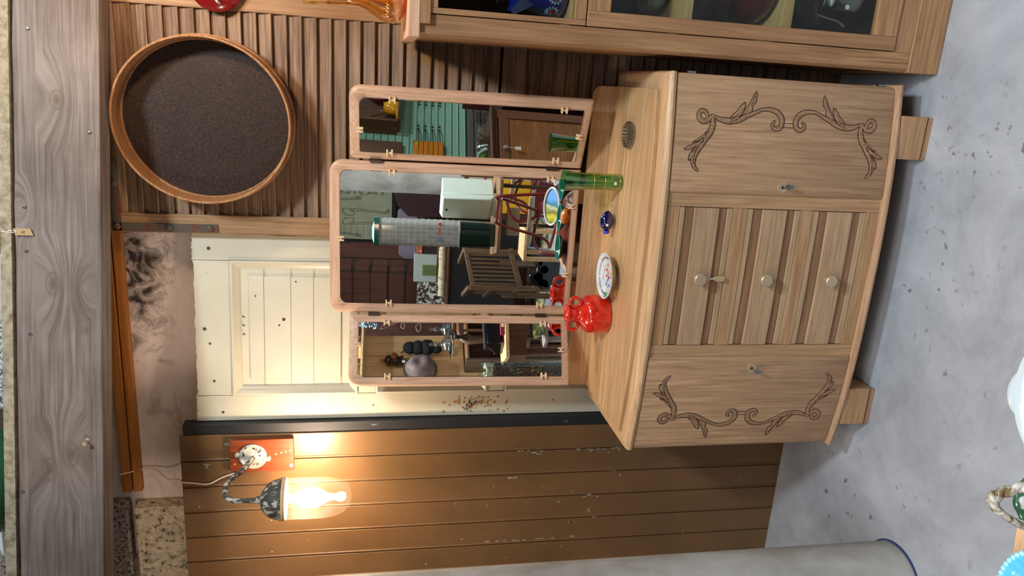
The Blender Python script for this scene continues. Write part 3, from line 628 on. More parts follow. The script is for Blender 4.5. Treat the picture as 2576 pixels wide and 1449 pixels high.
# carved doors
half = dict(
 stems=[
  ([(0.449, 0.713), (0.4555, 0.7075), (0.463, 0.706), (0.4735, 0.7115), (0.4765, 0.722), (0.470, 0.7305), (0.459, 0.7305), (0.4500, 0.722), (0.4490, 0.710), (0.4555, 0.699), (0.467, 0.6885)], [.002, .003, .004, .005, .0055, .006, .0065, .007, .007, .006, .004]),
  ([(0.466, 0.690), (0.442, 0.688), (0.421, 0.694), (0.402, 0.708), (0.384, 0.721), (0.365, 0.732), (0.343, 0.738), (0.326, 0.734), (0.312, 0.720)], [.004, .0075, .0085, .009, .010, .009, .007, .005, .001]),
  ([(0.466, 0.688), (0.456, 0.667), (0.453, 0.640), (0.459, 0.610), (0.470, 0.585), (0.4800, 0.562), (0.4885, 0.541), (0.490, 0.517), (0.484, 0.496), (0.470, 0.482), (0.455, 0.4795), (0.4435, 0.4835), (0.4385, 0.4935), (0.442, 0.504), (0.4505, 0.508), (0.458, 0.503), (0.459, 0.497)], [.002, .006, .009, .008, .006, .0045, .004, .0055, .007, .0075, .0075, .007, .006, .005, .004, .003, .002]),
 ],
 leaves=[
  [(0.425, 0.701), (0.412, 0.714), (0.400, 0.728), (0.392, 0.742), (0.389, 0.738), (0.397, 0.722), (0.410, 0.702)],
  [(0.408, 0.706), (0.396, 0.726), (0.385, 0.745), (0.371, 0.768), (0.371, 0.750), (0.383, 0.728), (0.396, 0.711)],
  [(0.388, 0.722), (0.374, 0.738), (0.357, 0.750), (0.341, 0.752), (0.345, 0.744), (0.342, 0.738), (0.360, 0.730)],
  [(0.460, 0.600), (0.474, 0.583), (0.484, 0.572), (0.498, 0.573), (0.510, 0.562), (0.538, 0.563), (0.515, 0.576), (0.499, 0.584), (0.482, 0.597), (0.463, 0.608)],
  [(0.456, 0.618), (0.470, 0.606), (0.486, 0.597), (0.506, 0.595), (0.492, 0.611), (0.484, 0.615), (0.471, 0.629), (0.457, 0.640)],
 ],
 veins=[[(0.448, 0.640), (0.462, 0.612), (0.480, 0.592), (0.500, 0.578), (0.525, 0.567)], [(0.456, 0.636), (0.470, 0.618), (0.488, 0.604)], [(0.425, 0.697), (0.398, 0.722), (0.378, 0.748)], [(0.400, 0.712), (0.375, 0.732), (0.350, 0.744)], [(0.386, 0.724), (0.360, 0.736), (0.330, 0.738)], [(0.404, 0.711), (0.397, 0.726), (0.391, 0.738)]])
ZM = 0.4578
def carving(sgn, door):
    R_ = nbm(); G_ = nbm()
    def S(x, z, d): return Vector((sgn*x, bow(x)-d, z))
    for top in (1, -1):
        def mz(p): return (p[0]-0.004, p[1] if top == 1 else 2*ZM-p[1])
        for pts, ws in half['stems']:
            q = spline([Vector((mz(p)[0], mz(p)[1], 0)) for p in pts], 6); n = len(q)
            L = []
            for i, p in enumerate(q):
                t = (q[min(i+1, n-1)]-q[max(i-1, 0)]).normalized(); nn = Vector((-t.y, t.x, 0))
                f = i/(n-1)*(len(ws)-1); a = int(f); w_ = ws[a]+(ws[min(a+1, len(ws)-1)]-ws[a])*(f-a)
                L.append([(p.x+nn.x*w_*s_, p.y+nn.y*w_*s_) for s_ in (-1, -0.55, 0, 0.55, 1)])
            rows = [[R_.verts.new(S(a[0], a[1], d)) for a, d in zip(row, (-0.0003, 0.0020, 0.0010, 0.0020, -0.0003))] for row in L]
            for i in range(n-1):
                for k in range(4): R_.faces.new((rows[i][k], rows[i][k+1], rows[i+1][k+1], rows[i+1][k]))
            for k in (0, 4): tube(G_, [S(r_[k][0], r_[k][1], 0.0002) for r_ in L], 0.0014, 5)
            # small tool cuts along one side
            for i in range(4, n-4, 3): tube(G_, [S(L[i][1][0], L[i][1][1], 0.0020), S(L[i][2][0], L[i][2][1], 0.0014)], 0.0005, 4)
        for lf in half['leaves']:
            P = spline([Vector((mz(p)[0], mz(p)[1], 0)) for p in lf], 3)
            c = sum(P, Vector())/len(P); cv = R_.verts.new(S(c.x, c.y, 0.003)); ed = [R_.verts.new(S(p.x, p.y, 0.0003)) for p in P]
            for i in range(len(ed)-1): R_.faces.new((cv, ed[i], ed[i+1]))
            R_.faces.new((cv, ed[-1], ed[0]))
            tube(G_, [S(p.x, p.y, 0.0003) for p in P], 0.0014, 5)
        for vn in half['veins']:
            P = spline([Vector((mz(p)[0], mz(p)[1], 0)) for p in vn], 4); tube(G_, [S(p.x, p.y, 0.0022) for p in P], 0.0007, 4)
    for xx in (0.4405, 0.452): tube(G_, [S(xx, ZM+0.022-(0.004 if xx > .45 else 0), 0.0002), S(xx-0.001, ZM, 0.0002), S(xx, ZM-0.022+(0.004 if xx > .45 else 0), 0.0002)], 0.0010, 5)
    obj('carving', R_, M['carve'], door, ang=1.2); obj('carving_groove', G_, M['groove'], door)
for sgn in (1, -1):
    bm = nbm(); a, b_ = (0.2475, HW) if sgn == 1 else (-HW, -0.2475)
    P = rrect(a, b_, 0.1245, 0.799, (0.012, 0.012, 0.003, 0.003), 4)
    # rounded board bent to the bow: subdivide along x
    X = sorted(set([round(p[0], 5) for p in P]+[round(x, 5) for x in xs_(a, b_, 24)]))
    def zr(x):
        r_ = 0.012; lo = 0.1245
        d = min(x-a, b_-x)
        if d < r_: lo = 0.1245+r_-math.sqrt(max(0, r_*r_-(r_-d)**2))
        return lo, 0.799
    prev = None
    for x in X:
        lo, hi = zr(x); d = min(x-a, b_-x); e_ = 0.004*(1-min(1, d/0.010))**2
        y = bow(x)+e_
        q = [bm.verts.new(p) for p in ((x, y+0.003, lo), (x, y, lo+0.006), (x, y, hi-0.003), (x, y+0.002, hi), (x, bow(x)+0.019, hi), (x, bow(x)+0.019, lo))]
        if prev:
            for i in range(6): bm.faces.new((prev[i], prev[(i+1) % 6], q[(i+1) % 6], q[i]))
        else: bm.faces.new(q)
        prev = q
    bm.faces.new(prev[::-1])
    door = obj('door', bm, M['oak_door'], DT0)
    carving(sgn, door)
    lx, lz = (0.272, 0.455) if sgn == 1 else (-0.286, 0.459)
    bm = nbm(); lathe(bm, [(0.016, 0), (0.0155, 0.003), (0.012, 0.0035), (0.011, 0.002), (0.005, 0.002), (0.0001, 0.0015)], (lx, bow(lx), lz), 'y', 30); obj('lock_plate', bm, M['brass'], door)
    bm = nbm(); lathe(bm, [(0.0042, 0.0), (0.0042, 0.0028), (0.0001, 0.0028)], (lx, bow(lx), lz), 'y', 14); obj('keyhole', bm, M['black'], door)
    bm = nbm(); y0 = bow(lx); tube(bm, [(lx, y0, lz), (lx, y0-0.022, lz-0.001)], 0.0022, 8)
    dx = 0.005 if sgn == 1 else -0.004
    prism(bm, [(0, .004), (0.010, 0.006), (0.014, -0.002), (0.012, -0.020), (-0.004, -0.024), (-0.010, -0.016), (-0.006, -0.004)], lambda u, v, d: Vector((lx+u*0.55+d, y0-0.020-abs(u)*0.4, lz+v)), dx-0.002, dx)
    obj('key', bm, M['steel'], door, bev=0.0006)
    for hz in (0.755, 0.165):
        bm = nbm(); lathe(bm, [(0.0045, hz-0.012), (0.0045, hz+0.012)], (sgn*(HW+0.003), 0.012, 0), 'z', 12); obj('hinge', bm, M['steel'], door)
# base moulding and feet
bm = nbm(); lv = [(0.098, 0.012), (0.100, 0.004), (0.106, -0.007), (0.114, -0.009), (0.120, -0.006), (0.1235, 0.004)]
rings = []
for z, off in lv:
    e_ = -off
    XX = xs_(-HW-0.0, HW+0.0, 40); ring = [(x*(1+e_/HW), bow(x)+off) for x in XX]+[((HW+e_), 0.386), (-(HW+e_), 0.386)]
    rings.append([bm.verts.new((x, y, z)) for x, y in ring])
n_ = len(rings[0])
for i in range(len(rings)-1):
    for k in range(n_): bm.faces.new((rings[i][k], rings[i][(k+1) % n_], rings[i+1][(k+1) % n_], rings[i+1][k]))
bm.faces.new(rings[0][::-1]); bm.faces.new(rings[-1])
obj('base_moulding', bm, wood('oak_base', (150, 114, 84), (192, 154, 120), 'x', 1.0, 0.45, 0.25), DT0)
for fx in (-0.492, 0.368):
    for fy in (-0.026, 0.29):
        bm = nbm(); x1 = fx+0.124
        prism(bm, rrect(fx, x1, 0.0, 0.1015, (0.012, 0.012, 0.001, 0.001), 4), lambda u, v, d: Vector((u, d, v)), fy, fy+0.085)
        lg = obj('leg', bm, M['oak_x'], DT0, bev=0.005)
        if fy < 0:
            bm = nbm(); box(bm, fx+0.001, x1-0.001, fy-0.0012, fy+0.001, 0.0175, 0.0195); obj('foot_line', bm, M['groove'], lg)
# top slab with a rounded front lip, then a raised inner board
bm = nbm(); rings = []
for z, off in ((0.8005, 0.004), (0.803, -0.003), (0.812, -0.006), (0.820, -0.003), (0.8265, 0.005), (0.8295, 0.014), (0.830, 0.024)):
    e_ = -off*0.6
    ring = [(x*(1+e_/HW), bow(x)+off) for x in xs_(-HW, HW, 40)]+[((HW+e_), 0.400), (-(HW+e_), 0.400)]
    rings.append([bm.verts.new((x, y, z)) for x, y in ring])
for i in range(len(rings)-1):
    for k in range(n_): bm.faces.new((rings[i][k], rings[i][(k+1) % n_], rings[i+1][(k+1) % n_], rings[i+1][k]))
bm.faces.new(rings[0][::-1]); bm.faces.new(rings[-1])
obj('top_slab', bm, M['oak_lip'], DT0)
m = wood('oak_staves', (170, 126, 82), (214, 176, 128), 'x', 0.7, 0.33, 0.3)
nt = m.node_tree; b = nt.nodes['Principled BSDF']   # glued staves of slightly different tone
tc = nt.nodes.new('ShaderNodeTexCoord'); sp = nt.nodes.new('ShaderNodeSeparateXYZ'); nt.links.new(tc.outputs['Object'], sp.inputs[0])
mu = nt.nodes.new('ShaderNodeMath'); mu.operation = 'MULTIPLY'; mu.inputs[1].default_value = 17.0; nt.links.new(sp.outputs[1], mu.inputs[0])
fl = nt.nodes.new('ShaderNodeMath'); fl.operation = 'FLOOR'; nt.links.new(mu.outputs[0], fl.inputs[0])
wn = nt.nodes.new('ShaderNodeTexWhiteNoise'); wn.noise_dimensions = '1D'; nt.links.new(fl.outputs[0], wn.inputs['W'])
old = b.inputs['Base Color'].links[0].from_socket
hv = nt.nodes.new('ShaderNodeHueSaturation'); mr = nt.nodes.new('ShaderNodeMapRange'); mr.inputs[3].default_value = 0.84; mr.inputs[4].default_value = 1.12
nt.links.new(wn.outputs[0], mr.inputs[0]); nt.links.new(mr.outputs[0], hv.inputs['Value']); nt.links.new(old, hv.inputs['Color']); nt.links.new(hv.outputs[0], b.inputs['Base Color'])
bm = nbm(); X = xs_(-0.522, 0.522, 36)
prism(bm, [(x, bow(x)+0.040) for x in X]+[(0.524, 0.396), (-0.524, 0.396)], lambda u, v, d: Vector((u, v, d)), 0.8295, 0.8425)
obj('raised_board', bm, m, DT0, bev=0.0012)
# upright back board
bm = nbm(); P = [(-0.522, 0.8425), (0.522, 0.8425), (0.522, 0.872)]
P += [(0.492+0.030*math.cos(a), 0.885+0.03*math.sin(a)) for a in [PI/2*i/6 for i in range(7)]]
P += [(-0.492-0.030*math.sin(a), 0.885+0.03*math.cos(a)) for a in [PI/2*i/6 for i in range(7)]]
P = [p for p in P if True]
prism(bm, P, lambda u, v, d: Vector((u, d, v)), 0.392, 0.4000); obj('back_board', bm, M['oak_lip'], DT0, bev=0.001)
# carrier posts behind the mirrors
for px in (-0.16, 0.16):
    bm = nbm(); box(bm, px-0.025, px+0.025, 0.400, 0.414, 0.60, 1.55); obj('mirror_support', bm, M['oak_z'], DT0, bev=0.002)

TL = math.radians(1.5)
def tilt(p):
    y = p.y-0.372; z = p.z-0.94
    return Vector((p.x, 0.372+y*math.cos(TL)+z*math.sin(TL), 0.94-y*math.sin(TL)+z*math.cos(TL)))
HX, HY = 0.2515, 0.372
def map_centre(u, v, d): return tilt(Vector((u, HY+d, v)))
def map_side(s, deg):
    a = math.radians(deg)
    def f(u, v, d): return tilt(Vector((s*(HX+u*math.cos(a)+d*math.sin(a)), HY-u*math.sin(a)+d*math.cos(a), v)))
    return f
def frame(name_label, f, x0, x1, z0, z1, ro, ri, bw, clips, smap):
    bl, br, bt, bb = bw
    O = rrect(x0, x1, z0, z1, ro, 7); I = rrect(x0+bl, x1-br, z0+bb, z1-bt, ri, 7); n = len(O)
    bm = nbm()
    def ring(P, d): return [bm.verts.new(f(u, v, d)) for u, v in P]
    cxm = (x0+x1)/2; czm = (z0+z1)/2
    def ins(P, e): return [(u-e if u > cxm else u+e, v-e if v > czm else v+e) for u, v in P]
    rs = [ring(O, 0.020), ring(O, 0.006), ring(ins(O, 0.002), 0.002), ring(ins(O, 0.006), 0.0), ring(ins(I, -0.001), 0.0), ring(I, 0.0015), ring(I, 0.020)]
    for i in range(len(rs)):
        A = rs[i]; B = rs[(i+1) % len(rs)]
        for k in range(n):
            fc = bm.faces.new((A[k], A[(k+1) % n], B[(k+1) % n], B[k]))
            c = fc.calc_center_median(); 
            # mitre-less frame: horizontal rails carry the other grain
            v = O[k][1]; fc.material_index = 1 if (v > z1-bt*0.9 or v < z0+bb*0.9) and x0+bl*0.6 < (O[k][0]+O[(k+1) % n][0])/2 < x1-br*0.6 else 0
    fr = obj('mirror_frame', bm, [M['frame_z'], M['frame_x']], DT0, ang=0.9)
    bm = nbm(); P = rrect(x0+bl-0.004, x1-br+0.004, z0+bb-0.004, z1-bt+0.004, [r_+0.002 for r_ in ri], 7)
    prism(bm, P, f, -0.0030, 0.0); obj('mirror_glass', bm, M['mirror'], fr, bev=0.0015, seg=1)
    for (u, v) in clips:
        bm = nbm(); horiz = (v < z0+bb+0.02 or v > z1-bt-0.02)
        for s in (-1, 1):
            if horiz: box(bm, u+s*0.0055-0.0022, u+s*0.0055+0.0022, -0.0085, 0.0, v-0.010, v+0.010, T=lambda c: f(c.x, c.z, c.y))
            else: box(bm, u-0.010, u+0.010, -0.0085, 0.0, v+s*0.0075-0.0028, v+s*0.0075+0.0028, T=lambda c: f(c.x, c.z, c.y))
        if horiz: box(bm, u-0.007, u+0.007, -0.0065, 0.0, v-0.003, v+0.003, T=lambda c: f(c.x, c.z, c.y))
        else: box(bm, u-0.003, u+0.003, -0.0065, 0.0, v-0.009, v+0.009, T=lambda c: f(c.x, c.z, c.y))
        obj('mirror_clip', bm, M['clip'], fr, bev=0.001)
    return fr
cz0, cz1 = 0.937, 1.745
fc_ = frame('c', map_centre, -0.250, 0.250, cz0, cz1, (0.004, 0.004, 0.040, 0.040), (0.003, 0.003, 0.024, 0.024), (0.037, 0.034, 0.036, 0.027),
      [(0.217, 1.552), (-0.214, 1.555), (0.217, 1.04), (-0.214, 1.045), (0.0, 1.709), (0.13, 0.963), (-0.105, 0.963)], 1)
for s, deg in ((1, 23), (-1, 25)):
    f = map_side(s, deg)
    ff = frame('s', f, 0.003, 0.2405, 0.940, 1.681, (0.003, 0.003, 0.036, 0.014 if s == 1 else 0.003), (0.002, 0.002, 0.022, 0.004), (0.030, 0.034, 0.033, 0.030),
          [(0.031, 1.56), (0.208, 1.555), (0.031, 1.03), (0.208, 1.03), (0.105, 1.650), (0.12, 0.968)], s)
    for hz in (1.603, 1.038):
        bm = nbm()
        a = tilt(Vector((s*HX, HY-0.004, hz-0.018))); b_ = tilt(Vector((s*HX, HY-0.004, hz+0.018)))
        tube(bm, [a, b_], 0.0055, 12); obj('frame_hinge', bm, M['dark_steel'], ff)

# ---- price tag tied to the top drawer knob
T1 = thing('price_tag', 'small brown card price tag tied to the top drawer knob', 'tag', (0.001, -0.058, 0.62))
bm = nbm(); tube(bm, spline([(0.003, -0.048, 0.667), (0.004, -0.054, 0.650), (0.000, -0.052, 0.640), (0.002, -0.050, 0.630)]), 0.0009, 6); tube(bm, spline([(0.003, -0.050, 0.667), (-0.001, -0.054, 0.650), (0.004, -0.053, 0.640), (0.002, -0.050, 0.630)]), 0.0009, 6); obj('string', bm, M['white_string'], T1)
bm = nbm(); prism(bm, [(-0.006, 0.600), (0.009, 0.600), (0.009, 0.626), (0.005, 0.633), (-0.002, 0.633), (-0.006, 0.626)], lambda u, v, d: Vector((u, d, v)), -0.0500, -0.0493); obj('card', bm, M['tag'], T1)

# ---- things on the dressing table top (z = 0.8425)
ZT_ = 0.8426
c = Vector((-0.206, 0.252, ZT_)); T1 = thing('glazed_vase', 'glossy red ceramic vase with two ring handles on the dressing table', 'vase', tuple(c))
bm = nbm(); lathe(bm, [(0.0001, 0.001), (0.058, 0.0), (0.0625, 0.004), (0.0640, 0.010), (0.0640, 0.056), (0.0615, 0.070), (0.052, 0.082), (0.036, 0.090), (0.0265, 0.096), (0.0225, 0.106), (0.0225, 0.118), (0.0255, 0.128), (0.0315, 0.1345), (0.0325, 0.1375), (0.030, 0.1385), (0.024, 0.132), (0.018, 0.118), (0.018, 0.104), (0.032, 0.088), (0.052, 0.070), (0.055, 0.02), (0.0001, 0.01)], c, 'z', 48)
obj('vase_body', bm, M['red_glaze'], T1, ang=1.4)
for s in (-1, 1):
    bm = nbm(); q = c+Vector((s*0.0415, -0.006*s, 0.112))
    tube(bm, [q+Vector((0.0165*math.cos(a), 0.0, 0.0185*math.sin(a))) for a in [2*PI*i/28 for i in range(28)]], 0.0058, 10, closed=True); obj('ring_handle', bm, M['red_glaze'], T1, ang=2)
# decorated plate
c = Vector((-0.064, 0.212, ZT_)); T1 = thing('decorated_plate', 'small white plate with painted flowers and handwritten verse, standing on a foot', 'plate', tuple(c))
tl = math.radians(1.5)
def PT(x, y, z):   # plate leaning back-to-front so its face turns to the camera
    x *= 1.12; y *= 1.12; return c+Vector((x, y*math.cos(tl)-z*math.sin(tl), y*math.sin(tl)+z*math.cos(tl)+0.024))
bm = nbm(); lathe(bm, [(0.0001, -0.004), (0.034, -0.004), (0.036, -0.011), (0.039, -0.011), (0.042, -0.003), (0.058, 0.005), (0.0655, 0.0105), (0.0665, 0.0125), (0.0645, 0.013), (0.055, 0.007), (0.042, 0.0015), (0.036, 0.0), (0.0001, 0.0)], (0, 0, 0), 'z', 56)
for v in bm.verts: v.co = PT(v.co.x, v.co.y, v.co.z)
obj('plate_body', bm, M['white_gloss'], T1, ang=1.2)
bm = nbm(); lathe(bm, [(0.026, 0.0005), (0.028, 0.004), (0.022, 0.010), (0.030, 0.017)], c, 'z', 36); obj('plate_foot', bm, M['white_gloss'], T1)
def petal(bm, x, y, a, L, w_, mi=0):
    P = [(L*t, w_*math.sin(PI*t)**0.8*sg) for sg, ts in ((1, [0, .2, .4, .6, .8, 1]), (-1, [.8, .6, .4, .2])) for t in ts]
    def g(u, v, d):
        X_ = x+u*math.cos(a)-v*math.sin(a); Y_ = y+u*math.sin(a)+v*math.cos(a); rr = math.hypot(X_, Y_)
        hz = 0.0 if rr < 0.036 else (0.0015*(rr-.036)/.006 if rr < .042 else 0.0015+(rr-.042)*0.48)
        return PT(X_, Y_, hz+0.0004+d)
    prism(bm, P, g, 0, 0.0004, mi)
pm = [flat('paint_red', (206, 60, 70), 0.3), flat('paint_blue', (50, 90, 190), 0.3), flat('paint_green', (70, 150, 90), 0.3), flat('paint_orange', (226, 160, 70), 0.3), flat('paint_ink', (40, 40, 46), 0.5)]
bm = nbm()
for (x, y, a, L, w_, mi) in ((0.018, 0.002, 1.9, .016, .004, 0), (0.016, -0.001, 3.6, .014, .0035, 0), (0.024, 0.003, 0.3, .013, .004, 0), (0.003, 0.000, 2.2, .015, .004, 0), (0.002, -0.004, 3.9, .014, .004, 0),
        (-0.012, -0.010, 1.5, .012, .0025, 1), (-0.014, -0.002, 2.8, .013, .0028, 1), (-0.022, -0.010, 3.3, .012, .0025, 1), (-0.008, -0.016, 0.2, .012, .0025, 1), (-0.020, -0.016, 4.1, .013, .0025, 1), (-0.024, 0.004, 2.5, .010, .003, 1),
        (0.004, -0.020, 4.4, .014, .0022, 2), (0.010, -0.020, 4.9, .013, .0022, 2), (0.040, -0.022, 5.6, .016, .003, 2), (-0.046, -0.012, 4.2, .022, .0045, 2), (-0.049, -0.006, 4.0, .018, .003, 2),
        (0.030, -0.022, 5.5, .016, .005, 3), (0.026, -0.022, 3.6, .014, .004, 3)):
    petal(bm, x, y, a, L, w_, mi)
obj('painted_flowers', bm, pm, T1)
bm = nbm(); random.seed(3)      # cursive verse running round the rim and two short lines in the well
a = 2.55+0.5
for i in range(120):
    a0 = math.radians(195)-i*math.radians(205)/120
    if (i % 27) in (24, 25, 26): continue
    r0 = 0.052+0.0030*math.sin(i*1.9)+0.0018*random.uniform(-1, 1); a1 = a0-math.radians(205)/120
    r1 = 0.052+0.0030*math.sin((i+1)*1.9)
    def g2(r_, an): return PT(r_*math.cos(an), r_*math.sin(an), 0.0015+(r_-.042)*0.48+0.0007)
    tube(bm, [g2(r0, a0), g2(r1, a1)], 0.00045, 4)
for row, (ys, x0, x1) in enumerate(((0.028, 0.004, 0.030), (0.031, -0.022, -0.004))):
    x = x0; 
    while x < x1:
        y = ys+random.uniform(-0.002, 0.002); tube(bm, [PT(x, y, 0.0006), PT(x+0.0016, y+random.choice((-1, 1))*0.0022, 0.0006)], 0.0004, 4); x += 0.0019
obj('handwriting', bm, pm[4], T1)['kind'] = 'stuff'
# blue glass fish
c = Vector((0.105, 0.262, ZT_)); T1 = thing('glass_fish', 'dark blue blown glass fish with clear fins on the dressing table', 'ornament', tuple(c))
bm = nbm(); g = bmesh.ops.create_uvsphere(bm, u_segments=24, v_segments=14, radius=1.0)
for v in bm.verts:
    p = v.co.copy(); t = (p.x+1)/2; k = 1.0-0.35*max(0, p.x)**2-0.15*max(0, -p.x)
    v.co = c+Vector((p.x*0.034, p.y*0.019*k, 0.027+p.z*0.024*k))
obj('fish_body', bm, M['blue_glass'], T1, ang=2)
bm = nbm(); lathe(bm, [(0.010, 0), (0.012, 0.003), (0.0125, 0.006), (0.009, 0.010), (0.0001, 0.011)], (0, 0, 0), 'x', 18)
for v in bm.verts: v.co = c+Vector((-0.031-v.co.x, v.co.y, 0.026+v.co.z*0.9))
obj('mouth', bm, flat('blue_glass_light', (30, 40, 170), 0.05, 0, 1.0), T1)
def fin(pts, r=0.0022, name='fin'):
    bm = nbm(); tube(bm, spline([c+Vector(p) for p in pts]), r, 8); obj(name, bm, M['glass'], T1)
for pts in (((.030, 0, .03), (.044, 0, .036), (.055, -.002, .044), (.052, .004, .034), (.040, 0, .028)), ((.030, 0, .026), (.046, 0, .022), (.054, 0, .016), (.044, 0, .016)),
            ((-.022, 0, .046), (-.006, 0, .056), (.008, 0, .060), (.022, 0, .055), (.030, 0, .044)), ((-.040, 0, .030), (-.050, -.004, .032), (-.056, -.004, .026)), ((-.030, 0, .040), (-.036, 0, .054), (-.044, 0, .050)), ((.010, 0, .054), (.02, .0, .066), (.034, 0, .062))):
    fin(pts)
bm = nbm(); prism(bm, [(0, 0), (0.006, 0.010), (0.003, 0.017), (-0.006, 0.014), (-0.012, 0.004)], lambda u, v, d: c+Vector((0.004+u, -0.0195-d, 0.020+v*0.8)), 0, 0.002); obj('side_fin', bm, M['glass'], T1, bev=0.0006)
bm = nbm(); lathe(bm, [(0.0046, 0), (0.0046, 0.0006)], c+Vector((-0.010, -0.0188, 0.032)), 'y', 18); obj('price_sticker', bm, M['sticker'], T1)
# green striped glass
c = Vector((0.232, 0.246, ZT_)); T1 = thing('drinking_glass', 'tall green tumbler with gold lines on the dressing table', 'glass', tuple(c))
bm = nbm(); lathe(bm, [(0.0001, 0.0), (0.0245, 0.0), (0.0258, 0.005), (0.0255, 0.08), (0.0265, 0.12), (0.0295, 0.162), (0.033, 0.188), (0.032, 0.188), (0.0258, 0.122), (0.0242, 0.08), (0.0240, 0.013), (0.0001, 0.010)], c, 'z', 40); obj('glass_body', bm, M['green_glass'], T1, ang=1.3)
prf = [(0.005, 0.0260), (0.08, 0.0258), (0.12, 0.0268), (0.162, 0.0298), (0.172, 0.0312)]
for k in range(7):
    a = 2*PI*k/7-1.35; bm = nbm(); tube(bm, [c+Vector((r_*math.cos(a), r_*math.sin(a), z)) for z, r_ in prf], 0.0006, 5); obj('gold_line', bm, M['gold'], T1)
for hz, r_ in ((0.010, 0.0261), (0.058, 0.0259), (0.094, 0.0261)):
    bm = nbm(); tube(bm, [c+Vector((r_*math.cos(a), r_*math.sin(a), hz)) for a in [2*PI*i/36 for i in range(36)]], 0.0006, 5, closed=True); obj('gold_line', bm, M['gold'], T1)
bm = nbm(); lathe(bm, [(0.0048, 0), (0.0048, 0.0006)], c+Vector((-0.001, -0.0260, 0.026)), 'y', 18); obj('price_sticker', bm, M['sticker'], T1)
# glass ashtray
c = Vector((0.383, 0.195, ZT_)); T1 = thing('glass_dish', 'small round cut glass dish on the right side of the dressing table', 'dish', tuple(c))
bm = nbm(); lathe(bm, [(0.0001, 0.0), (0.033, 0.0), (0.0385, 0.003), (0.040, 0.008), (0.0395, 0.016), (0.037, 0.0185), (0.034, 0.017), (0.029, 0.008), (0.018, 0.005), (0.0001, 0.006)], c, 'z', 72, ribs=24, ra=0.02)
obj('dish_body', bm, glassy('dish_glass', (228, 230, 230), 0.10), T1)
for k in range(24):
    if k == 0: bmb = nbm()
    a = 2*PI*k/24; ball(bmb, c+Vector((0.0385*math.cos(a), 0.0385*math.sin(a), 0.009)), 0.0035, 1, 1, 1.5, 8)
obj('beaded_edge', bmb, glassy('bead_glass', (190, 194, 198), 0.2), T1)['kind'] = 'stuff'

# ============================================================ DISPLAY CABINET (right)
T0 = thing('display_cabinet', 'oak display cabinet with glazed doors standing to the right of the dressing table', 'cabinet', (1.0, 0.0, 0))
CX0, CX1, CY, CD = 0.612, 1.42, 0.0, 0.42
for x0, x1 in ((CX0+0.006, CX0+0.030), (CX1-0.03, CX1-0.006)):
    bm = nbm(); box(bm, x0, x1, CY+0.02, CD, 0.09, 1.50); obj('side_panel', bm, M['vit_z'], T0, bev=0.002)
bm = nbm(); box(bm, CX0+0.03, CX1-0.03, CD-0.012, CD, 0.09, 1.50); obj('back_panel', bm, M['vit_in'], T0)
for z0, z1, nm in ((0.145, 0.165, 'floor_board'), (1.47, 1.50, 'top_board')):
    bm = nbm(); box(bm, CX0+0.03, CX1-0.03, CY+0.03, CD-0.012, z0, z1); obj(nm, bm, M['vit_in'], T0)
bm = nbm(); box(bm, CX0, CX1, CY-0.004, CD, 0.0, 0.100); obj('plinth', bm, M['vit_x'], T0, bev=0.003)
for x0, x1 in ((CX0+0.001, CX0+0.054), (CX1-0.054, CX1-0.001)):
    bm = nbm(); prism(bm, [(x0, CY+0.010 if x0 < 1 else CY), (x0+0.008, CY), (x1, CY), (x1, CY+0.028), (x0, CY+0.028)], lambda u, v, d: Vector((u, v, d)), 0.100, 1.500); obj('corner_post', bm, M['vit_z'], T0, bev=0.001)
bm = nbm(); box(bm, CX0+0.054, CX1-0.054, CY, CY+0.028, 0.100, 0.156); obj('bottom_rail', bm, M['vit_x'], T0, bev=0.001)
bm = nbm(); box(bm, CX0-0.004, CX1+0.004, CY-0.012, CD, 1.500, 1.531); obj('cornice', bm, wood('vit_top_lit', (196, 150, 118), (226, 184, 150), 'x'), T0, bev=0.003)  # the lamp's pinkish light on the cabinet top is put into this wood
bm = nbm(); box(bm, CX0+0.030, CX1-0.04, CY-0.012, CY+0.004, 1.474, 1.500); obj('cornice_strip', bm, M['vit_x'], T0, bev=0.002)
def vdoor(x0, x1, z0, z1, sw, tr, br_):
    bm = nbm(); box(bm, x0, x0+sw, CY-0.006, CY+0.014, z0, z1)
    d = obj('cabinet_door', bm, M['vit_z'], T0, bev=0.0015)
    bm = nbm(); box(bm, x1-sw, x1, CY-0.006, CY+0.014, z0, z1); obj('door_stile', bm, M['vit_z'], d, bev=0.0015)
    bm = nbm(); box(bm, x0+sw, x1-sw, CY-0.0055, CY+0.014, z1-tr, z1); obj('door_rail', bm, M['vit_x'], d, bev=0.0015)
    bm = nbm(); box(bm, x0+sw, x1-sw, CY-0.0055, CY+0.014, z0, z0+br_); obj('door_rail', bm, M['vit_x'], d, bev=0.0015)
    bm = nbm(); box(bm, x0+sw-0.003, x1-sw+0.003, CY+0.004, CY+0.007, z0+br_-0.003, z1-tr+0.003); obj('window_pane', bm, M['pane'], d)
vdoor(0.668, 1.364, 1.072, 1.474, 0.014, 0.018, 0.030)
vdoor(0.668, 1.364, 0.158, 1.069, 0.038, 0.062, 0.072)
for z0, z1, y0 in ((1.086, 1.104, 0.02), (0.765, 0.785, 0.03), (0.468, 0.488, 0.03)):
    bm = nbm(); box(bm, CX0+0.03, CX1-0.03, y0, CD-0.012, z0, z1); obj('shelf', bm, M['shelf_pale'], T0, bev=0.001)
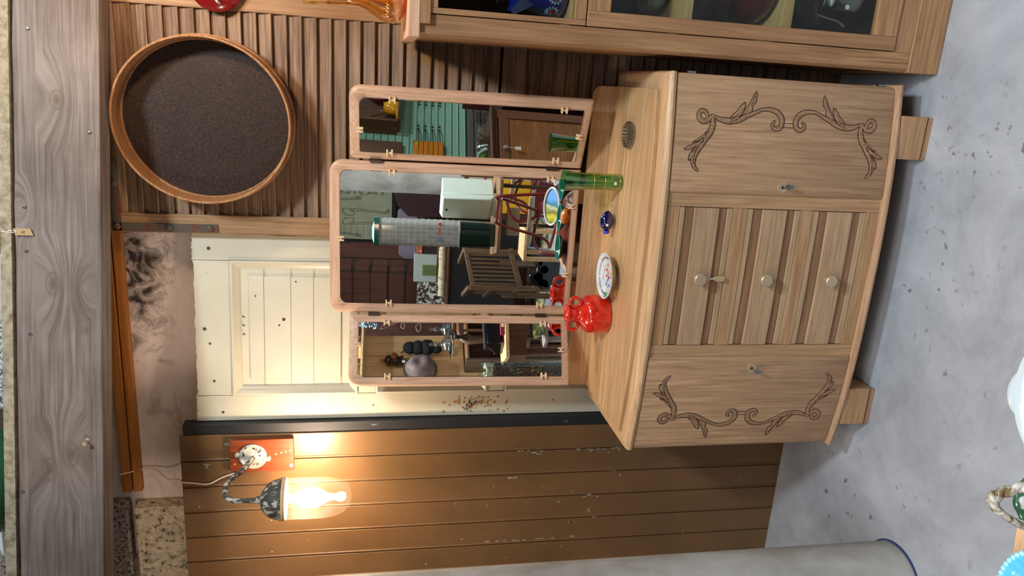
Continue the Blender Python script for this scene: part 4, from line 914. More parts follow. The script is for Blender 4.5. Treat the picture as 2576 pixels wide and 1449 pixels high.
# blue enamel coffee pot
c = Vector((0.782, 0.125, 1.1045)); T1 = thing('enamel_coffee_pot', 'blue enamel coffee pot with white daisies behind the cabinet glass', 'coffee pot', tuple(c))
bm = nbm(); lathe(bm, [(0.0001, 0.0), (0.078, 0.0), (0.088, 0.006), (0.092, 0.02), (0.090, 0.05), (0.080, 0.10), (0.070, 0.14), (0.0635, 0.165), (0.060, 0.165), (0.0001, 0.160)], c, 'z', 48); obj('pot_body', bm, M['cobalt'], T1, ang=1.3)
bm = nbm(); lathe(bm, [(0.0635, 0.165), (0.066, 0.167), (0.066, 0.185), (0.0635, 0.187), (0.060, 0.180)], c, 'z', 40); obj('steel_band', bm, flat('grey_enamel', (96, 104, 112), 0.25, 0.4), T1)
bm = nbm(); lathe(bm, [(0.064, 0.187), (0.060, 0.197), (0.03, 0.215), (0.012, 0.222), (0.014, 0.235), (0.0001, 0.24)], c, 'z', 40); obj('lid', bm, M['cobalt'], T1)
bm = nbm(); sd = Vector((-0.82, -0.57, 0)); sn = Vector((0.57, -0.82, 0))
A = [c+sd*0.072+Vector((0, 0, .075)), c+sd*0.064+sn*0.026+Vector((0, 0, .115)), c+sd*0.062+Vector((0, 0, .150)), c+sd*0.064-sn*0.026+Vector((0, 0, .115))]
B = [c+sd*0.118+Vector((0, 0, .148)), c+sd*0.113+sn*0.010+Vector((0, 0, .158)), c+sd*0.106+Vector((0, 0, .165)), c+sd*0.113-sn*0.010+Vector((0, 0, .158))]
va = [bm.verts.new(p) for p in A]; vb = [bm.verts.new(p) for p in B]
for i in range(4): bm.faces.new((va[i], va[(i+1) % 4], vb[(i+1) % 4], vb[i]))
bm.faces.new(va[::-1]); obj('spout', bm, M['cobalt'], T1)
bm = nbm(); tube(bm, spline([c+Vector((.06, .03, .15)), c+Vector((.12, .06, .14)), c+Vector((.13, .065, .08)), c+Vector((.085, .04, .04))]), 0.007, 10); obj('handle', bm, M['cobalt'], T1)
def daisy(az, h, R_):
    bm = nbm()
    def g(u, v, d):
        r_ = 0.0905-0.02*max(0, (h+v-0.03))*4*0.25; aa = az+u/0.09
        return c+Vector(((r_+d)*math.cos(aa), (r_+d)*math.sin(aa), h+v))
    for k in range(12):
        a = 2*PI*k/12; P = [(R_*0.42*math.cos(a)+t*R_*0.58*math.cos(a)-s_*R_*0.11*math.sin(a)*math.sin(PI*t), R_*0.42*math.sin(a)+t*R_*0.58*math.sin(a)+s_*R_*0.11*math.cos(a)*math.sin(PI*t)) for s_, ts in ((1, (0.05, .3, .6, .85)), (-1, (1, .85, .6, .3))) for t in ts]
        prism(bm, P, g, 0.0002, 0.0012, 0)
    prism(bm, [(R_*0.36*math.cos(a), R_*0.36*math.sin(a)) for a in [2*PI*i/16 for i in range(16)]], g, 0.0002, 0.0014, 1)
    obj('daisy', bm, [flat('petal_white', (190, 222, 238), 0.3), flat('daisy_red', (190, 40, 20), 0.3)], T1)
daisy(-2.12, 0.038, 0.021); daisy(-2.62, 0.040, 0.021); daisy(-1.6, 0.038, 0.021)
# white ribbed bowl, maroon pot, clip-top jar
c = Vector((0.80, 0.18, 0.7855)); T1 = thing('ribbed_bowl', 'white ribbed bowl on the upper shelf of the display cabinet', 'bowl', tuple(c))
bm = nbm(); lathe(bm, [(0.0001, 0.002), (0.03, 0.0), (0.034, 0.006), (0.055, 0.02), (0.064, 0.045), (0.066, 0.07), (0.062, 0.07), (0.058, 0.045), (0.03, 0.014), (0.0001, 0.012)], c, 'z', 60); obj('bowl_body', bm, flat('grey_white', (170, 176, 178), 0.4), T1)
for k in range(6):
    bm = nbm(); r_ = 0.057+0.002*k; tube(bm, [c+Vector((r_*math.cos(a), r_*math.sin(a), 0.022+0.008*k)) for a in [2*PI*i/40 for i in range(40)]], 0.0016, 6, closed=True); obj('rib', bm, flat('grey_rib', (150, 156, 160), 0.4), T1)
c = Vector((0.845, 0.175, 0.4885)); T1 = thing('enamel_pot', 'maroon enamel pot with rounded shoulders on the middle shelf of the cabinet', 'pot', tuple(c))
bm = nbm(); lathe(bm, [(0.0001, 0.0), (0.100, 0.0), (0.118, 0.014), (0.122, 0.04), (0.112, 0.078), (0.092, 0.10), (0.078, 0.108), (0.084, 0.114), (0.100, 0.13), (0.086, 0.16), (0.05, 0.178), (0.0001, 0.182)], c, 'z', 48); obj('pot_body', bm, M['maroon_pot'], T1, ang=1.3)
bm = nbm(); tube(bm, [c+Vector((0.10*math.cos(a), 0.10*math.sin(a), 0.131)) for a in [2*PI*i/48 for i in range(48)]], 0.0025, 6, closed=True); obj('lid_edge', bm, M['maroon_pot'], T1)
bm = nbm(); lathe(bm, [(0.0001, 0.18), (0.014, 0.18), (0.018, 0.195), (0.012, 0.205), (0.0001, 0.207)], c, 'z', 20); obj('lid_knob', bm, M['black_gloss'], T1)
c = Vector((0.815, 0.14, 0.1655)); T1 = thing('clip_top_jar', 'clear glass clip-top jar with wire clasp on the cabinet floor', 'jar', tuple(c))
bm = nbm(); P = [(0.0001, 0.0), (0.085, 0.0), (0.092, 0.006), (0.092, 0.15), (0.086, 0.165), (0.070, 0.18), (0.072, 0.19), (0.068, 0.19), (0.066, 0.18), (0.084, 0.16), (0.088, 0.15), (0.088, 0.008), (0.0001, 0.006)]
lathe(bm, P, c, 'z', 44); obj('jar_body', bm, glassy('jar_glass', (196, 206, 206), 0.2), T1)
bm = nbm(); lathe(bm, [(0.0001, 0.215), (0.05, 0.213), (0.068, 0.205), (0.070, 0.193), (0.0001, 0.192)], c, 'z', 40); obj('jar_lid', bm, glassy('jar_lid_glass', (196, 206, 206), 0.2), T1)
bm = nbm(); tube(bm, spline([c+Vector((-.060, -.074, .215)), c+Vector((-.070, -.084, .18)), c+Vector((-.076, -.088, .15)), c+Vector((-.09, -.094, .13))]), 0.004, 8); tube(bm, [c+Vector((0.071*math.cos(a), 0.071*math.sin(a), 0.186)) for a in [2*PI*i/40 for i in range(40)]], 0.0022, 6, closed=True)
tube(bm, [c+Vector((-.085, -.070, .20)), c+Vector((-.04, -.10, .235))], 0.004, 8)
obj('wire_clasp', bm, M['steel'], T1)
bm = nbm(); lathe(bm, [(0.0065, 0), (0.0065, 0.0006)], c+Vector((-0.035, -0.0875, 0.125)), 'y', 18); obj('price_sticker', bm, M['sticker'], T1)
# amber vase on top of the cabinet
c = Vector((0.733, 0.115, 1.5315)); T1 = thing('amber_vase', 'tall amber moulded glass vase on top of the display cabinet', 'vase', tuple(c))
bm = nbm(); lathe(bm, [(0.0001, 0.0), (0.060, 0.0), (0.070, 0.006), (0.084, 0.022), (0.088, 0.040), (0.082, 0.065), (0.062, 0.098), (0.052, 0.120), (0.0505, 0.15), (0.053, 0.20), (0.058, 0.26), (0.055, 0.26), (0.050, 0.20), (0.047, 0.15), (0.049, 0.12), (0.078, 0.065), (0.083, 0.04), (0.078, 0.022), (0.055, 0.012), (0.0001, 0.012)], c, 'z', 96, ribs=14, ra=0.022)
obj('vase_body', bm, M['amber'], T1, ang=1.5)
bm = nbm(); lathe(bm, [(0.0001, 0.001), (0.058, 0.001), (0.068, 0.006), (0.078, 0.016), (0.073, 0.020), (0.0001, 0.014)], c, 'z', 48, ribs=14, ra=0.02); obj('vase_base', bm, glassy('amber_red', (250, 176, 90), 0.12), T1)
for k in range(14):
    if k == 0: bmb = nbm()
    a = 2*PI*(k+0.5)/14
    tube(bmb, [c+Vector((r_*math.cos(a), r_*math.sin(a), z)) for r_, z in ((0.0885, 0.044), (0.083, 0.065), (0.0625, 0.098), (0.0525, 0.12), (0.051, 0.15), (0.054, 0.2))], 0.0016, 6)
    ball(bmb, c+Vector((0.0865*math.cos(a), 0.0865*math.sin(a), 0.034)), 0.006, 1, 1, 1, 8)
obj('relief', bmb, glassy('amber_relief', (255, 226, 140), 0.2), T1)['kind'] = 'stuff'
# dark red enamel lid hanging on the shutter
c = Vector((0.735, 0.440, 2.062)); T1 = thing('enamel_dish', 'glossy dark red enamel dish hanging at the top right of the shutter', 'dish', tuple(c))
bm = nbm(); lathe(bm, [(0.070, 0.0), (0.078, 0.004), (0.078, 0.010), (0.070, 0.016), (0.050, 0.022), (0.0001, 0.026)], c, 'y', 48); obj('dish_body', bm, M['shade_red'], T1)
bm = nbm(); tube(bm, spline([c+Vector((-.055, -.014, -.012)), c+Vector((-.050, -.034, -.006)), c+Vector((-.03, -.036, .0)), c+Vector((-.02, -.024, .004))]), 0.004, 8); obj('dish_handle', bm, M['white_gloss'], T1)

# ============================================================ SHOP TABLE in front (also seen in the mirror)
TU = math.radians(7.0)
T0 = thing('shop_table', 'low wooden table with a dark red painted top in the bottom foreground', 'table', (-0.20, -1.60, 0))
def TT(x, y, z): return Vector((-0.06+x*math.cos(TU)-y*math.sin(TU), -1.006+x*math.sin(TU)+y*math.cos(TU), z))
bm = nbm(); box(bm, -0.62, 0.30, -1.00, -0.03, 0.478, 0.492, T=lambda c: TT(*c)); obj('table_top', bm, flat('table_red', (104, 26, 20), 0.3, 0, 0.3), T0)
for (x0, x1, y0, y1) in ((-0.62, 0.30, -0.03, 0.0), (-0.62, 0.30, -1.03, -1.00), (-0.65, -0.62, -1.03, 0.0), (0.30, 0.33, -1.03, 0)):
    bm = nbm(); box(bm, x0, x1, y0, y1, 0.46, 0.497, T=lambda c: TT(*c)); obj('table_edge', bm, M['oak_lip'], T0, bev=0.002)
for x0, y0 in ((-0.62, -0.07), (0.26, -0.07), (-0.62, -1.0), (0.26, -1.0)):
    bm = nbm(); box(bm, x0, x0+0.04, y0, y0+0.04, 0, 0.46, T=lambda c: TT(*c)); obj('leg', bm, M['oak_z'], T0, bev=0.002)
# white lidded tureen
c = Vector((0.112, -1.165, 0.4925)); T1 = thing('white_tureen', 'white porcelain bowl with a rounded ear handle at the bottom edge of the view', 'bowl', tuple(c))
bm = nbm(); lathe(bm, [(0.0001, 0.0), (0.07, 0.0), (0.075, 0.012), (0.111, 0.05), (0.131, 0.09), (0.135, 0.100), (0.129, 0.100), (0.115, 0.075), (0.06, 0.02), (0.0001, 0.015)], c, 'z', 56); obj('bowl_body', bm, M['tureen'], T1, ang=1.2)
bm = nbm(); q = c+Vector((-0.030, 0.118, 0.072)); tube(bm, spline([q+Vector((-.034, -.010, 0)), q+Vector((-.028, .020, .004)), q+Vector((0, .030, .006)), q+Vector((.028, .020, .004)), q+Vector((.034, -.010, 0))]), 0.013, 12); obj('ear_handle', bm, M['tureen'], T1, ang=2)
# rope handled basket
c = Vector((-0.068, -1.122, 0.4925)); T1 = thing('ceramic_basket', 'white and green ceramic basket with a twisted rope handle in the foreground', 'basket', tuple(c))
bm = nbm(); lathe(bm, [(0.0001, 0.0), (0.030, 0.0), (0.036, 0.015), (0.041, 0.05), (0.038, 0.085), (0.043, 0.10), (0.039, 0.10), (0.034, 0.085), (0.037, 0.05), (0.0001, 0.01)], c, 'z', 44, ribs=9, ra=0.03); obj('basket_body', bm, mottled('basket_glaze', [(0.47, (56, 100, 70)), (0.50, (226, 230, 230))], 14, 2, 0.15, 0.0), T1, ang=1.3)
arc = spline([c+Vector((-.038, -.004, .095)), c+Vector((-.030, .004, .13)), c+Vector((-.010, .018, .158)), c+Vector((.010, .018, .157)), c+Vector((.032, .002, .128)), c+Vector((.038, -.004, .095))], 14)
for ph in (0, PI):
    bm = nbm(); pts = []
    for i, p in enumerate(arc): a = i*0.42+ph; pts.append(p+Vector((0.0045*math.cos(a)*0.6, 0.0045*math.sin(a), 0.0045*math.cos(a))))
    tube(bm, pts, 0.0058, 8); obj('rope_handle', bm, mottled('rope_glaze', [(0.4, (110, 92, 64)), (0.6, (200, 196, 184))], 40, 3, 0.15, 0.0), T1, ang=2)
# blue fluted bowl
c = Vector((-0.255, -1.158, 0.4925)); T1 = thing('blue_bowl', 'sky blue fluted bowl with a beaded rim in the lower left foreground', 'bowl', tuple(c))
bm = nbm(); lathe(bm, [(0.0001, 0.0), (0.04, 0.0), (0.047, 0.006), (0.070, 0.026), (0.094, 0.046), (0.103, 0.053), (0.097, 0.053), (0.085, 0.046), (0.062, 0.028), (0.035, 0.012), (0.0001, 0.009)], c, 'z', 120, ribs=30, ra=0.012); obj('bowl_body', bm, flat('sky_blue', (86, 178, 222), 0.2, 0, 0.4), T1, ang=1.3)
bm = nbm()
for k in range(60):
    a = 2*PI*k/60; ball(bm, c+Vector((0.101*math.cos(a), 0.101*math.sin(a), 0.052)), 0.0052, 1, 1, 0.8, 8)
obj('beaded_rim', bm, flat('pale_blue', (150, 210, 236), 0.3), T1)['kind'] = 'stuff'

# ============================================================ THE SHOP BEHIND, seen in the three mirrors
# -- plates and bowls on the shop table
TZ = 0.4925
def leaf_bowl(x, y, rz, label, name='leaf_bowl'):
    c = Vector((x, y, TZ)); t = thing(name, label, 'bowl', tuple(c), 'dark green glazed leaf shaped bowls'); bm = nbm()
    rings = []
    for r_, z in ((0.35, 0.0), (0.5, 0.004), (0.85, 0.026), (1.0, 0.040), (0.97, 0.043), (0.80, 0.026), (0.4, 0.008)):
        ring = []
        for k in range(40):
            a = 2*PI*k/40; e_ = 1+0.28*abs(math.cos(a))**6
            ring.append(bm.verts.new(c+Vector((0.070*r_*e_*math.cos(a), 0.076*r_*math.sin(a), z*1.15))))
        rings.append(ring)
    for i in range(len(rings)-1):
        for k in range(40): bm.faces.new((rings[i][k], rings[i][(k+1) % 40], rings[i+1][(k+1) % 40], rings[i+1][k]))
    bm.faces.new(rings[0][::-1]); bm.faces.new(rings[-1])
    obj('bowl_body', bm, M['bowl_green'], t, ang=1.4)
    bm = nbm(); tube(bm, [c+Vector((0.069*(1+0.28*abs(math.cos(a))**6)*math.cos(a), 0.075*math.sin(a), 0.0485)) for a in [2*PI*i/40 for i in range(40)]], 0.0018, 6, closed=True); obj('bowl_rim', bm, M['teal'], t)
    t.rotation_euler = (0, 0, rz); return t
M['bowl_green'] = flat('leaf_green', (16, 92, 78), 0.08, 0, 1.0); M['teal'] = flat('teal_rim', (110, 190, 176), 0.15, 0, 0.6)
lb = leaf_bowl(-0.490, -1.780, 0.0, 'left dark green leaf shaped bowl reflected at the bottom of the centre mirror')
dup(lb, (-0.298, -1.800, TZ), 'middle dark green leaf shaped bowl reflected behind the orange pineapple', rotz=0.0)
dup(lb, (-0.106, -1.815, TZ), 'right dark green leaf shaped bowl reflected beside the tumbler', rotz=0.0)
c = Vector((-0.265, -1.655, TZ)); T1 = thing('ceramic_pineapple', 'small orange glazed pineapple shaped box on the shop table', 'ornament', tuple(c))
bm = nbm(); g = bmesh.ops.create_uvsphere(bm, u_segments=40, v_segments=24, radius=1.0)
for v in bm.verts:
    p = v.co; a = math.atan2(p.y, p.x); k = 1+0.05*abs(math.sin(a*7+p.z*9))*abs(math.sin(a*7-p.z*9)); v.co = c+Vector((p.x*0.052*k, p.y*0.036*k, 0.036+p.z*0.036*k))
obj('fruit', bm, mottled('pineapple_glaze', [(0.35, (150, 66, 20)), (0.6, (216, 126, 60))], 60, 4, 0.2, 0.3), T1, ang=2)
bm = nbm()
for k in range(5): tube(bm, [c+Vector((0.045, 0, 0.05)), c+Vector((0.06+0.012*k*0.5, -0.015+0.008*k, 0.058+0.004*(k % 3)))], [0.003, 0.001], 6)
obj('leaves', bm, M['bowl_green'], T1)
c = Vector((-0.265, -2.020, TZ)); T1 = thing('seascape_platter', 'oval platter painted with sea, rocks and yellow flowers leaning on the shop table', 'platter', tuple(c))
def PL(u, v, d): return c+Vector((u, -v*0.80+d*0.60, 0.052+v*0.60+d*0.80))
m, nt, b = newmat('platter_paint'); n = nz(nt, coords(nt, (14, 10, 10)), 1.5, 6, 0.7); tcx = nt.nodes.new('ShaderNodeTexCoord'); sx = nt.nodes.new('ShaderNodeSeparateXYZ'); nt.links.new(tcx.outputs['Object'], sx.inputs[0])
mr = nt.nodes.new('ShaderNodeMapRange'); mr.inputs[1].default_value = -0.13; mr.inputs[2].default_value = 0.13; nt.links.new(sx.outputs[0], mr.inputs[0])
ad = nt.nodes.new('ShaderNodeMath'); ad.operation = 'MULTIPLY_ADD'; ad.inputs[1].default_value = 0.35; nt.links.new(n.outputs[0], ad.inputs[0]); nt.links.new(mr.outputs[0], ad.inputs[2])
r = ramp(nt, [(0.22, (110, 104, 40)), (0.40, (200, 190, 60)), (0.52, (120, 110, 50)), (0.64, (190, 186, 140)), (0.72, (40, 120, 130)), (0.84, (110, 156, 214))]); nt.links.new(ad.outputs[0], r.inputs[0]); nt.links.new(r.outputs[0], b.inputs['Base Color']); setp(b, Roughness=0.15)
bm = nbm(); prism(bm, [(0.118*math.cos(a), 0.062*math.sin(a)) for a in [2*PI*i/44 for i in range(44)]], PL, 0.0, 0.008); obj('platter_face', bm, m, T1, bev=0.002)
bm = nbm(); tube(bm, [PL(0.124*math.cos(a), 0.067*math.sin(a), 0.010) for a in [2*PI*i/44 for i in range(44)]], 0.008, 8, closed=True); obj('platter_rim', bm, flat('platter_rim', (200, 200, 186), 0.2, 0, 0.4), T1)
c = Vector((-0.095, -2.06, TZ)); bm = nbm()
for k in range(9): tube(bm, spline([c+Vector((random.uniform(-.03, .03), random.uniform(-.03, .03), random.uniform(0.01, .05))) for _ in range(5)]), 0.006, 6)
tagit(obj('crumpled_paper', bm, M['white_gloss'], loc=tuple(c)), 'crumpled grey and white paper beside the seascape platter', 'paper')
# -- transparent storage tower and white cabinet box standing on a slab of wood
c = Vector((-0.45, -2.62, 0.0)); T1 = thing('side_table', 'brown side table with a wavy edged top carrying the clear tower', 'table', tuple(c))
bm = nbm(); prism(bm, [(-0.80, -2.82), (-0.70, -2.45), (-0.45, -2.42), (-0.16, -2.46), (-0.10, -2.75), (-0.22, -2.90), (-0.60, -2.92)], lambda u, v, d: Vector((u, v, d)), 0.828, 0.856); obj('table_top', bm, M['oak_brown'], T1, bev=0.006)
for x_, y_ in ((-0.55, -2.8), (-0.25, -2.8)):
    bm = nbm(); tube(bm, [(x_, y_, 0.0), (x_, y_, 0.828)], 0.014, 8); obj('leg', bm, M['dark_wood_z'], T1)
c = Vector((-0.598, -2.62, 0.8562)); T1 = thing('storage_tower', 'tall ribbed clear plastic tower with green base and green lid, red triangles and blue sticker', 'dispenser', tuple(c))
CW = 0.098
bm = nbm(); P = rrect(-0.095, 0.095, -0.07, 0.07, (.035,)*4, 6)
for z0, z1, k0, k1 in ((0.0, 0.035, 0.86, 0.94), (0.035, 0.262, 0.94, 1.0)):
    A = [bm.verts.new(c+Vector((u*k0, v*k0, z0))) for u, v in P]; B = [bm.verts.new(c+Vector((u*k1, v*k1, z1))) for u, v in P]
    for i in range(len(P)): bm.faces.new((A[i], A[(i+1) % len(P)], B[(i+1) % len(P)], B[i]))
    bm.faces.new(A[::-1]); bm.faces.new(B)
obj('tower_base', bm, flat('bottle_green', (6, 40, 34), 0.12, 0, 0.6), T1)
bm = nbm(); nseg = 13
prev = None
for i in range(nseg*2+1):
    z = 0.262+0.59*i/(nseg*2); k = 1.02 if i % 2 == 0 else 0.97
    q = [bm.verts.new(c+Vector((u*k, v*k, z))) for u, v in P]
    if prev:
        for j in range(len(P)): bm.faces.new((prev[j], prev[(j+1) % len(P)], q[(j+1) % len(P)], q[j]))
    prev = q
m, nt, b = newmat('ribbed_plastic'); setp(b, Roughness=0.12, Alpha=0.80); b.inputs['Base Color'].default_value = lin((176, 180, 176))
wv = nt.nodes.new('ShaderNodeTexBrick'); mp = coords(nt, (1, 1, 1)); sx = nt.nodes.new('ShaderNodeSeparateXYZ'); nt.links.new(mp.outputs[0], sx.inputs[0]); cb = nt.nodes.new('ShaderNodeCombineXYZ')
a_ = nt.nodes.new('ShaderNodeMath'); a_.operation = 'ADD'; nt.links.new(sx.outputs[0], a_.inputs[0]); nt.links.new(sx.outputs[1], a_.inputs[1]); nt.links.new(a_.outputs[0], cb.inputs[0]); nt.links.new(sx.outputs[2], cb.inputs[1])
nt.links.new(cb.outputs[0], wv.inputs['Vector']); wv.inputs['Scale'].default_value = 1; wv.offset = 0; wv.inputs['Brick Width'].default_value = 0.032; wv.inputs['Row Height'].default_value = 0.0455; wv.inputs['Mortar Size'].default_value = 0.002
wv.inputs['Color1'].default_value = lin((160, 162, 156)); wv.inputs['Color2'].default_value = lin((178, 180, 174)); wv.inputs['Mortar'].default_value = lin((206, 210, 206)); nt.links.new(wv.outputs[0], b.inputs['Base Color'])
obj('clear_column', bm, m, T1)
bm = nbm()
for z0, z1, k0, k1 in ((0.852, 0.885, 1.10, 1.10), (0.885, 0.91, 1.06, 0.45)):
    A = [bm.verts.new(c+Vector((u*k0, v*k0, z0))) for u, v in P]; B = [bm.verts.new(c+Vector((u*k1, v*k1, z1))) for u, v in P]
    for i in range(len(P)): bm.faces.new((A[i], A[(i+1) % len(P)], B[(i+1) % len(P)], B[i]))
    bm.faces.new(A[::-1]); bm.faces.new(B)
obj('lid', bm, flat('teal_lid', (20, 96, 84), 0.15, 0, 0.6), T1)
yf = 0.0745
def fr(u, v, d): return c+Vector((u, yf+d, v))
for k, u in enumerate((-0.088, 0.005, 0.026, 0.047, 0.076, 0.087)):
    bm = nbm(); prism(bm, [(u-0.009, 0.405), (u+0.009, 0.405), (u, 0.426)], fr, 0, 0.001); obj('red_triangle', bm, flat('triangle_red', (226, 50, 34), 0.4), T1)
bm = nbm(); prism(bm, rrect(-0.046, -0.016, 0.392, 0.430, (.005,)*4, 3), fr, 0, 0.001); st_ = obj('blue_sticker', bm, flat('sticker_blue', (40, 90, 180), 0.4), T1)
bm = nbm(); prism(bm, rrect(-0.043, -0.019, 0.395, 0.427, (.004,)*4, 3), fr, 0.001, 0.0014); obj('sticker_face', bm, flat('sticker_face', (170, 176, 206), 0.4), st_)
bm = nbm()
for k in range(6): box(bm, -0.041, -0.022, 0, 0.0004, 0.399+0.004*k, 0.4008+0.004*k, T=lambda q: fr(q.x, q.z, 0.0014+q.y))
obj('sticker_lines', bm, flat('sticker_lines', (60, 90, 160), 0.5), st_)
# white box
c = Vector((-0.345, -2.70, 0.8562)); T1 = thing('towel_dispenser', 'pale cream plastic dispenser box with a hinged front beside the clear tower', 'dispenser', tuple(c))
ry = math.radians(33)
def WB(x, y, z): return c+Vector((x*math.cos(ry)-y*math.sin(ry), x*math.sin(ry)+y*math.cos(ry), z))
M['cream'] = flat('cream_plastic', (208, 222, 208), 0.35)
bm = nbm(); box(bm, -0.095, 0.095, -0.12, 0.055, 0.02, 0.40, T=lambda q: WB(*q)); obj('back_case', bm, M['cream'], T1, bev=0.006)
bm = nbm(); prism(bm, [(0.058, 0.0), (0.115, 0.045), (0.115, 0.395), (0.058, 0.415)], lambda u, v, d: WB(d, u, v), -0.100, 0.100); obj('front_cover', bm, M['cream'], T1, bev=0.008)
bm = nbm(); lathe(bm, [(0.010, 0), (0.008, 0.0015), (0.0001, 0.002)], WB(-0.01, 0.118, 0.365), 'y', 16); obj('lock', bm, M['black'], T1)
bm = nbm(); prism(bm, [(0.02, -0.0), (0.10, 0.0), (0.06, 0.05), (0.02, 0.05)], lambda u, v, d: WB(d, u, v), -0.085, 0.085); obj('outlet', bm, M['cream'], T1, bev=0.003)
# -- red tubular chairs
c = Vector((-0.50, -2.46, 0)); T1 = thing('school_chair', 'red tubular steel school chair with pale plywood seat reflected below the white box', 'chair', tuple(c), 'red tubular school chairs')
M['red_tube'] = flat('red_tube', (112, 34, 30), 0.35, 0, 0.3); M['ply'] = wood('ply', (158, 136, 108), (192, 172, 142), 'x')
def chair(c):
    bm = nbm()
    tube(bm, spline([c+Vector(p) for p in ((0.30, .28, .45), (0.26, .24, .86), (0.22, .22, .885), (0.10, .20, .885), (0.05, .19, .86), (-0.03, .20, .56), (-.10, .22, .50))], 8), 0.011, 8); obj('frame_tube', bm, M['red_tube'], T1)
    bm = nbm(); tube(bm, spline([c+Vector(p) for p in ((0.20, .08, .81), (0.10, .09, .77), (0.06, .10, .70), (0.10, .11, .60), (0.20, .12, .57))], 8), 0.011, 8); obj('frame_tube', bm, M['red_tube'], T1)
    bm = nbm(); tube(bm, spline([c+Vector(p) for p in ((0.22, .15, .55), (-.02, .10, .60), (-.12, .12, .58), (-.145, .18, .54), (-.15, .22, .44), (-.155, .24, .32), (-.16, .26, 0.0))], 8), 0.011, 8); obj('leg_tube', bm, M['red_tube'], T1)
    for a, b_ in (((0.24, .22, .86), (0.10, .06, .45)), ((0.10, .06, .45), (-.10, -.02, 0.0)), ((.30, .28, .45), (.30, .28, 0.0)), ((-.10, .22, .50), (.25, .26, .44))):
        bm = nbm(); tube(bm, [c+Vector(a), c+Vector(b_)], 0.011, 8); obj('leg_tube', bm, M['red_tube'], T1)
    bm = nbm(); prism(bm, [(-0.08, -.12), (0.26, -.12), (0.24, 0.12), (-0.10, 0.16), (-.13, .05)], lambda u, v, d: c+Vector((u, v, d+v*0.25)), .60, .625); obj('seat', bm, M['ply'], T1, bev=0.006)
    bm = nbm(); prism(bm, [(-0.10, -.26), (0.10, -.25), (0.10, -.23), (-0.12, -.24)], lambda u, v, d: c+Vector((u, v, d)), .66, .76); obj('back_rest', bm, M['ply'], T1, bev=0.008)
chair(c)
c2 = (-0.32, -3.46, 0.0)
dup(T1, c2, 'second red tubular school chair standing further back by the pillar', 'red tubular school chairs', rotz=0.5)
c = Vector((-0.50, -3.3, 0)); T1 = thing('pine_stool', 'small pine stool among the red chairs', 'stool', tuple(c))
bm = nbm(); box(bm, -0.94, -0.66, -3.5, -3.2, 0.50, 0.53); obj('seat', bm, M['pine'], T1, bev=0.006)
for x_, y_ in ((-.92, -3.22), (-.68, -3.22), (-.92, -3.48), (-.68, -3.48)):
    bm = nbm(); box(bm, x_-.018, x_+.018, y_-.018, y_+.018, 0, .50); obj('leg', bm, M['pine'], T1, bev=0.003)
bm = nbm(); box(bm, -0.64, -0.34, -3.86, -3.80, 0.40, 0.78); tagit(obj('yellow_box', bm, flat('yellow_cover', (216, 160, 16), 0.5), bev=0.004), 'large yellow box standing behind the red tube chair', 'box')
bm = nbm(); box(bm, -0.62, -0.34, -3.90, -3.76, 0.0, 0.398); tagit(obj('crate', bm, flat('maroon_box', (96, 26, 28), 0.5), bev=0.004), 'maroon crate under the yellow box', 'crate')
# -- slatted dark wooden armchair
c = Vector((-1.20, -4.2, 0)); T1 = thing('slatted_armchair', 'dark brown slatted wooden armchair reflected in the lower half of the centre mirror', 'armchair', tuple(c))
DWm = wood('armchair_wood', (66, 46, 30), (122, 92, 64), 'z', 1.0, 0.5, 0.3)
for a, b_ in (((-1.065, -4.05, .24), (-1.060, -4.05, .96)), ((-1.395, -3.95, .28), (-1.390, -3.95, .90))):
    bm = nbm(); beam3(bm, a, b_, .05, .035, up=(0, 1, 0)); obj('post', bm, DWm, T1, bev=0.003)
bm = nbm(); beam3(bm, (-1.03, -4.07, .955), (-1.42, -3.97, .86), .05, .04); obj('top_rail', bm, DWm, T1, bev=0.003)
bm = nbm(); beam3(bm, (-1.03, -4.07, .52), (-1.42, -3.97, .40), .06, .05); obj('bottom_rail', bm, DWm, T1, bev=0.003)
for k in range(8):
    t_ = (k+0.5)/8; x_ = -1.075-0.30*t_; y_ = -4.05+0.095*t_
    bm = nbm(); beam3(bm, (x_, y_, .50-.11*t_), (x_, y_, .945-.085*t_), .020, .016, up=(0, 1, 0)); obj('slat', bm, DWm, T1, bev=0.002)
for a, b_ in (((-1.40, -3.97, .90), (-1.62, -4.45, .92)), ((-1.40, -3.97, .42), (-1.60, -4.45, .44)), ((-1.05, -4.07, .95), (-1.35, -4.75, .95)), ((-1.40, -3.97, .68), (-1.62, -4.45, .70))):
    bm = nbm(); beam3(bm, a, b_, .045, .045); obj('arm_rail', bm, DWm, T1, bev=0.003)
for x_, y_ in ((-1.61, -4.45), (-1.34, -4.73), (-1.06, -4.05), (-1.39, -3.95)):
    bm = nbm(); box(bm, x_-.025, x_+.025, y_-.025, y_+.025, 0.0145 if y_ < -4.3 else 0, .52 if y_ < -4.3 else .30); obj('leg', bm, DWm, T1, bev=0.003)
for k in range(4):
    x_ = -1.45-.035*k; y_ = -4.08-.075*k; bm = nbm(); beam3(bm, (x_, y_, .43), (x_, y_, .90), .018, .018, up=(0, 1, 0)); obj('slat', bm, DWm, T1, bev=0.002)
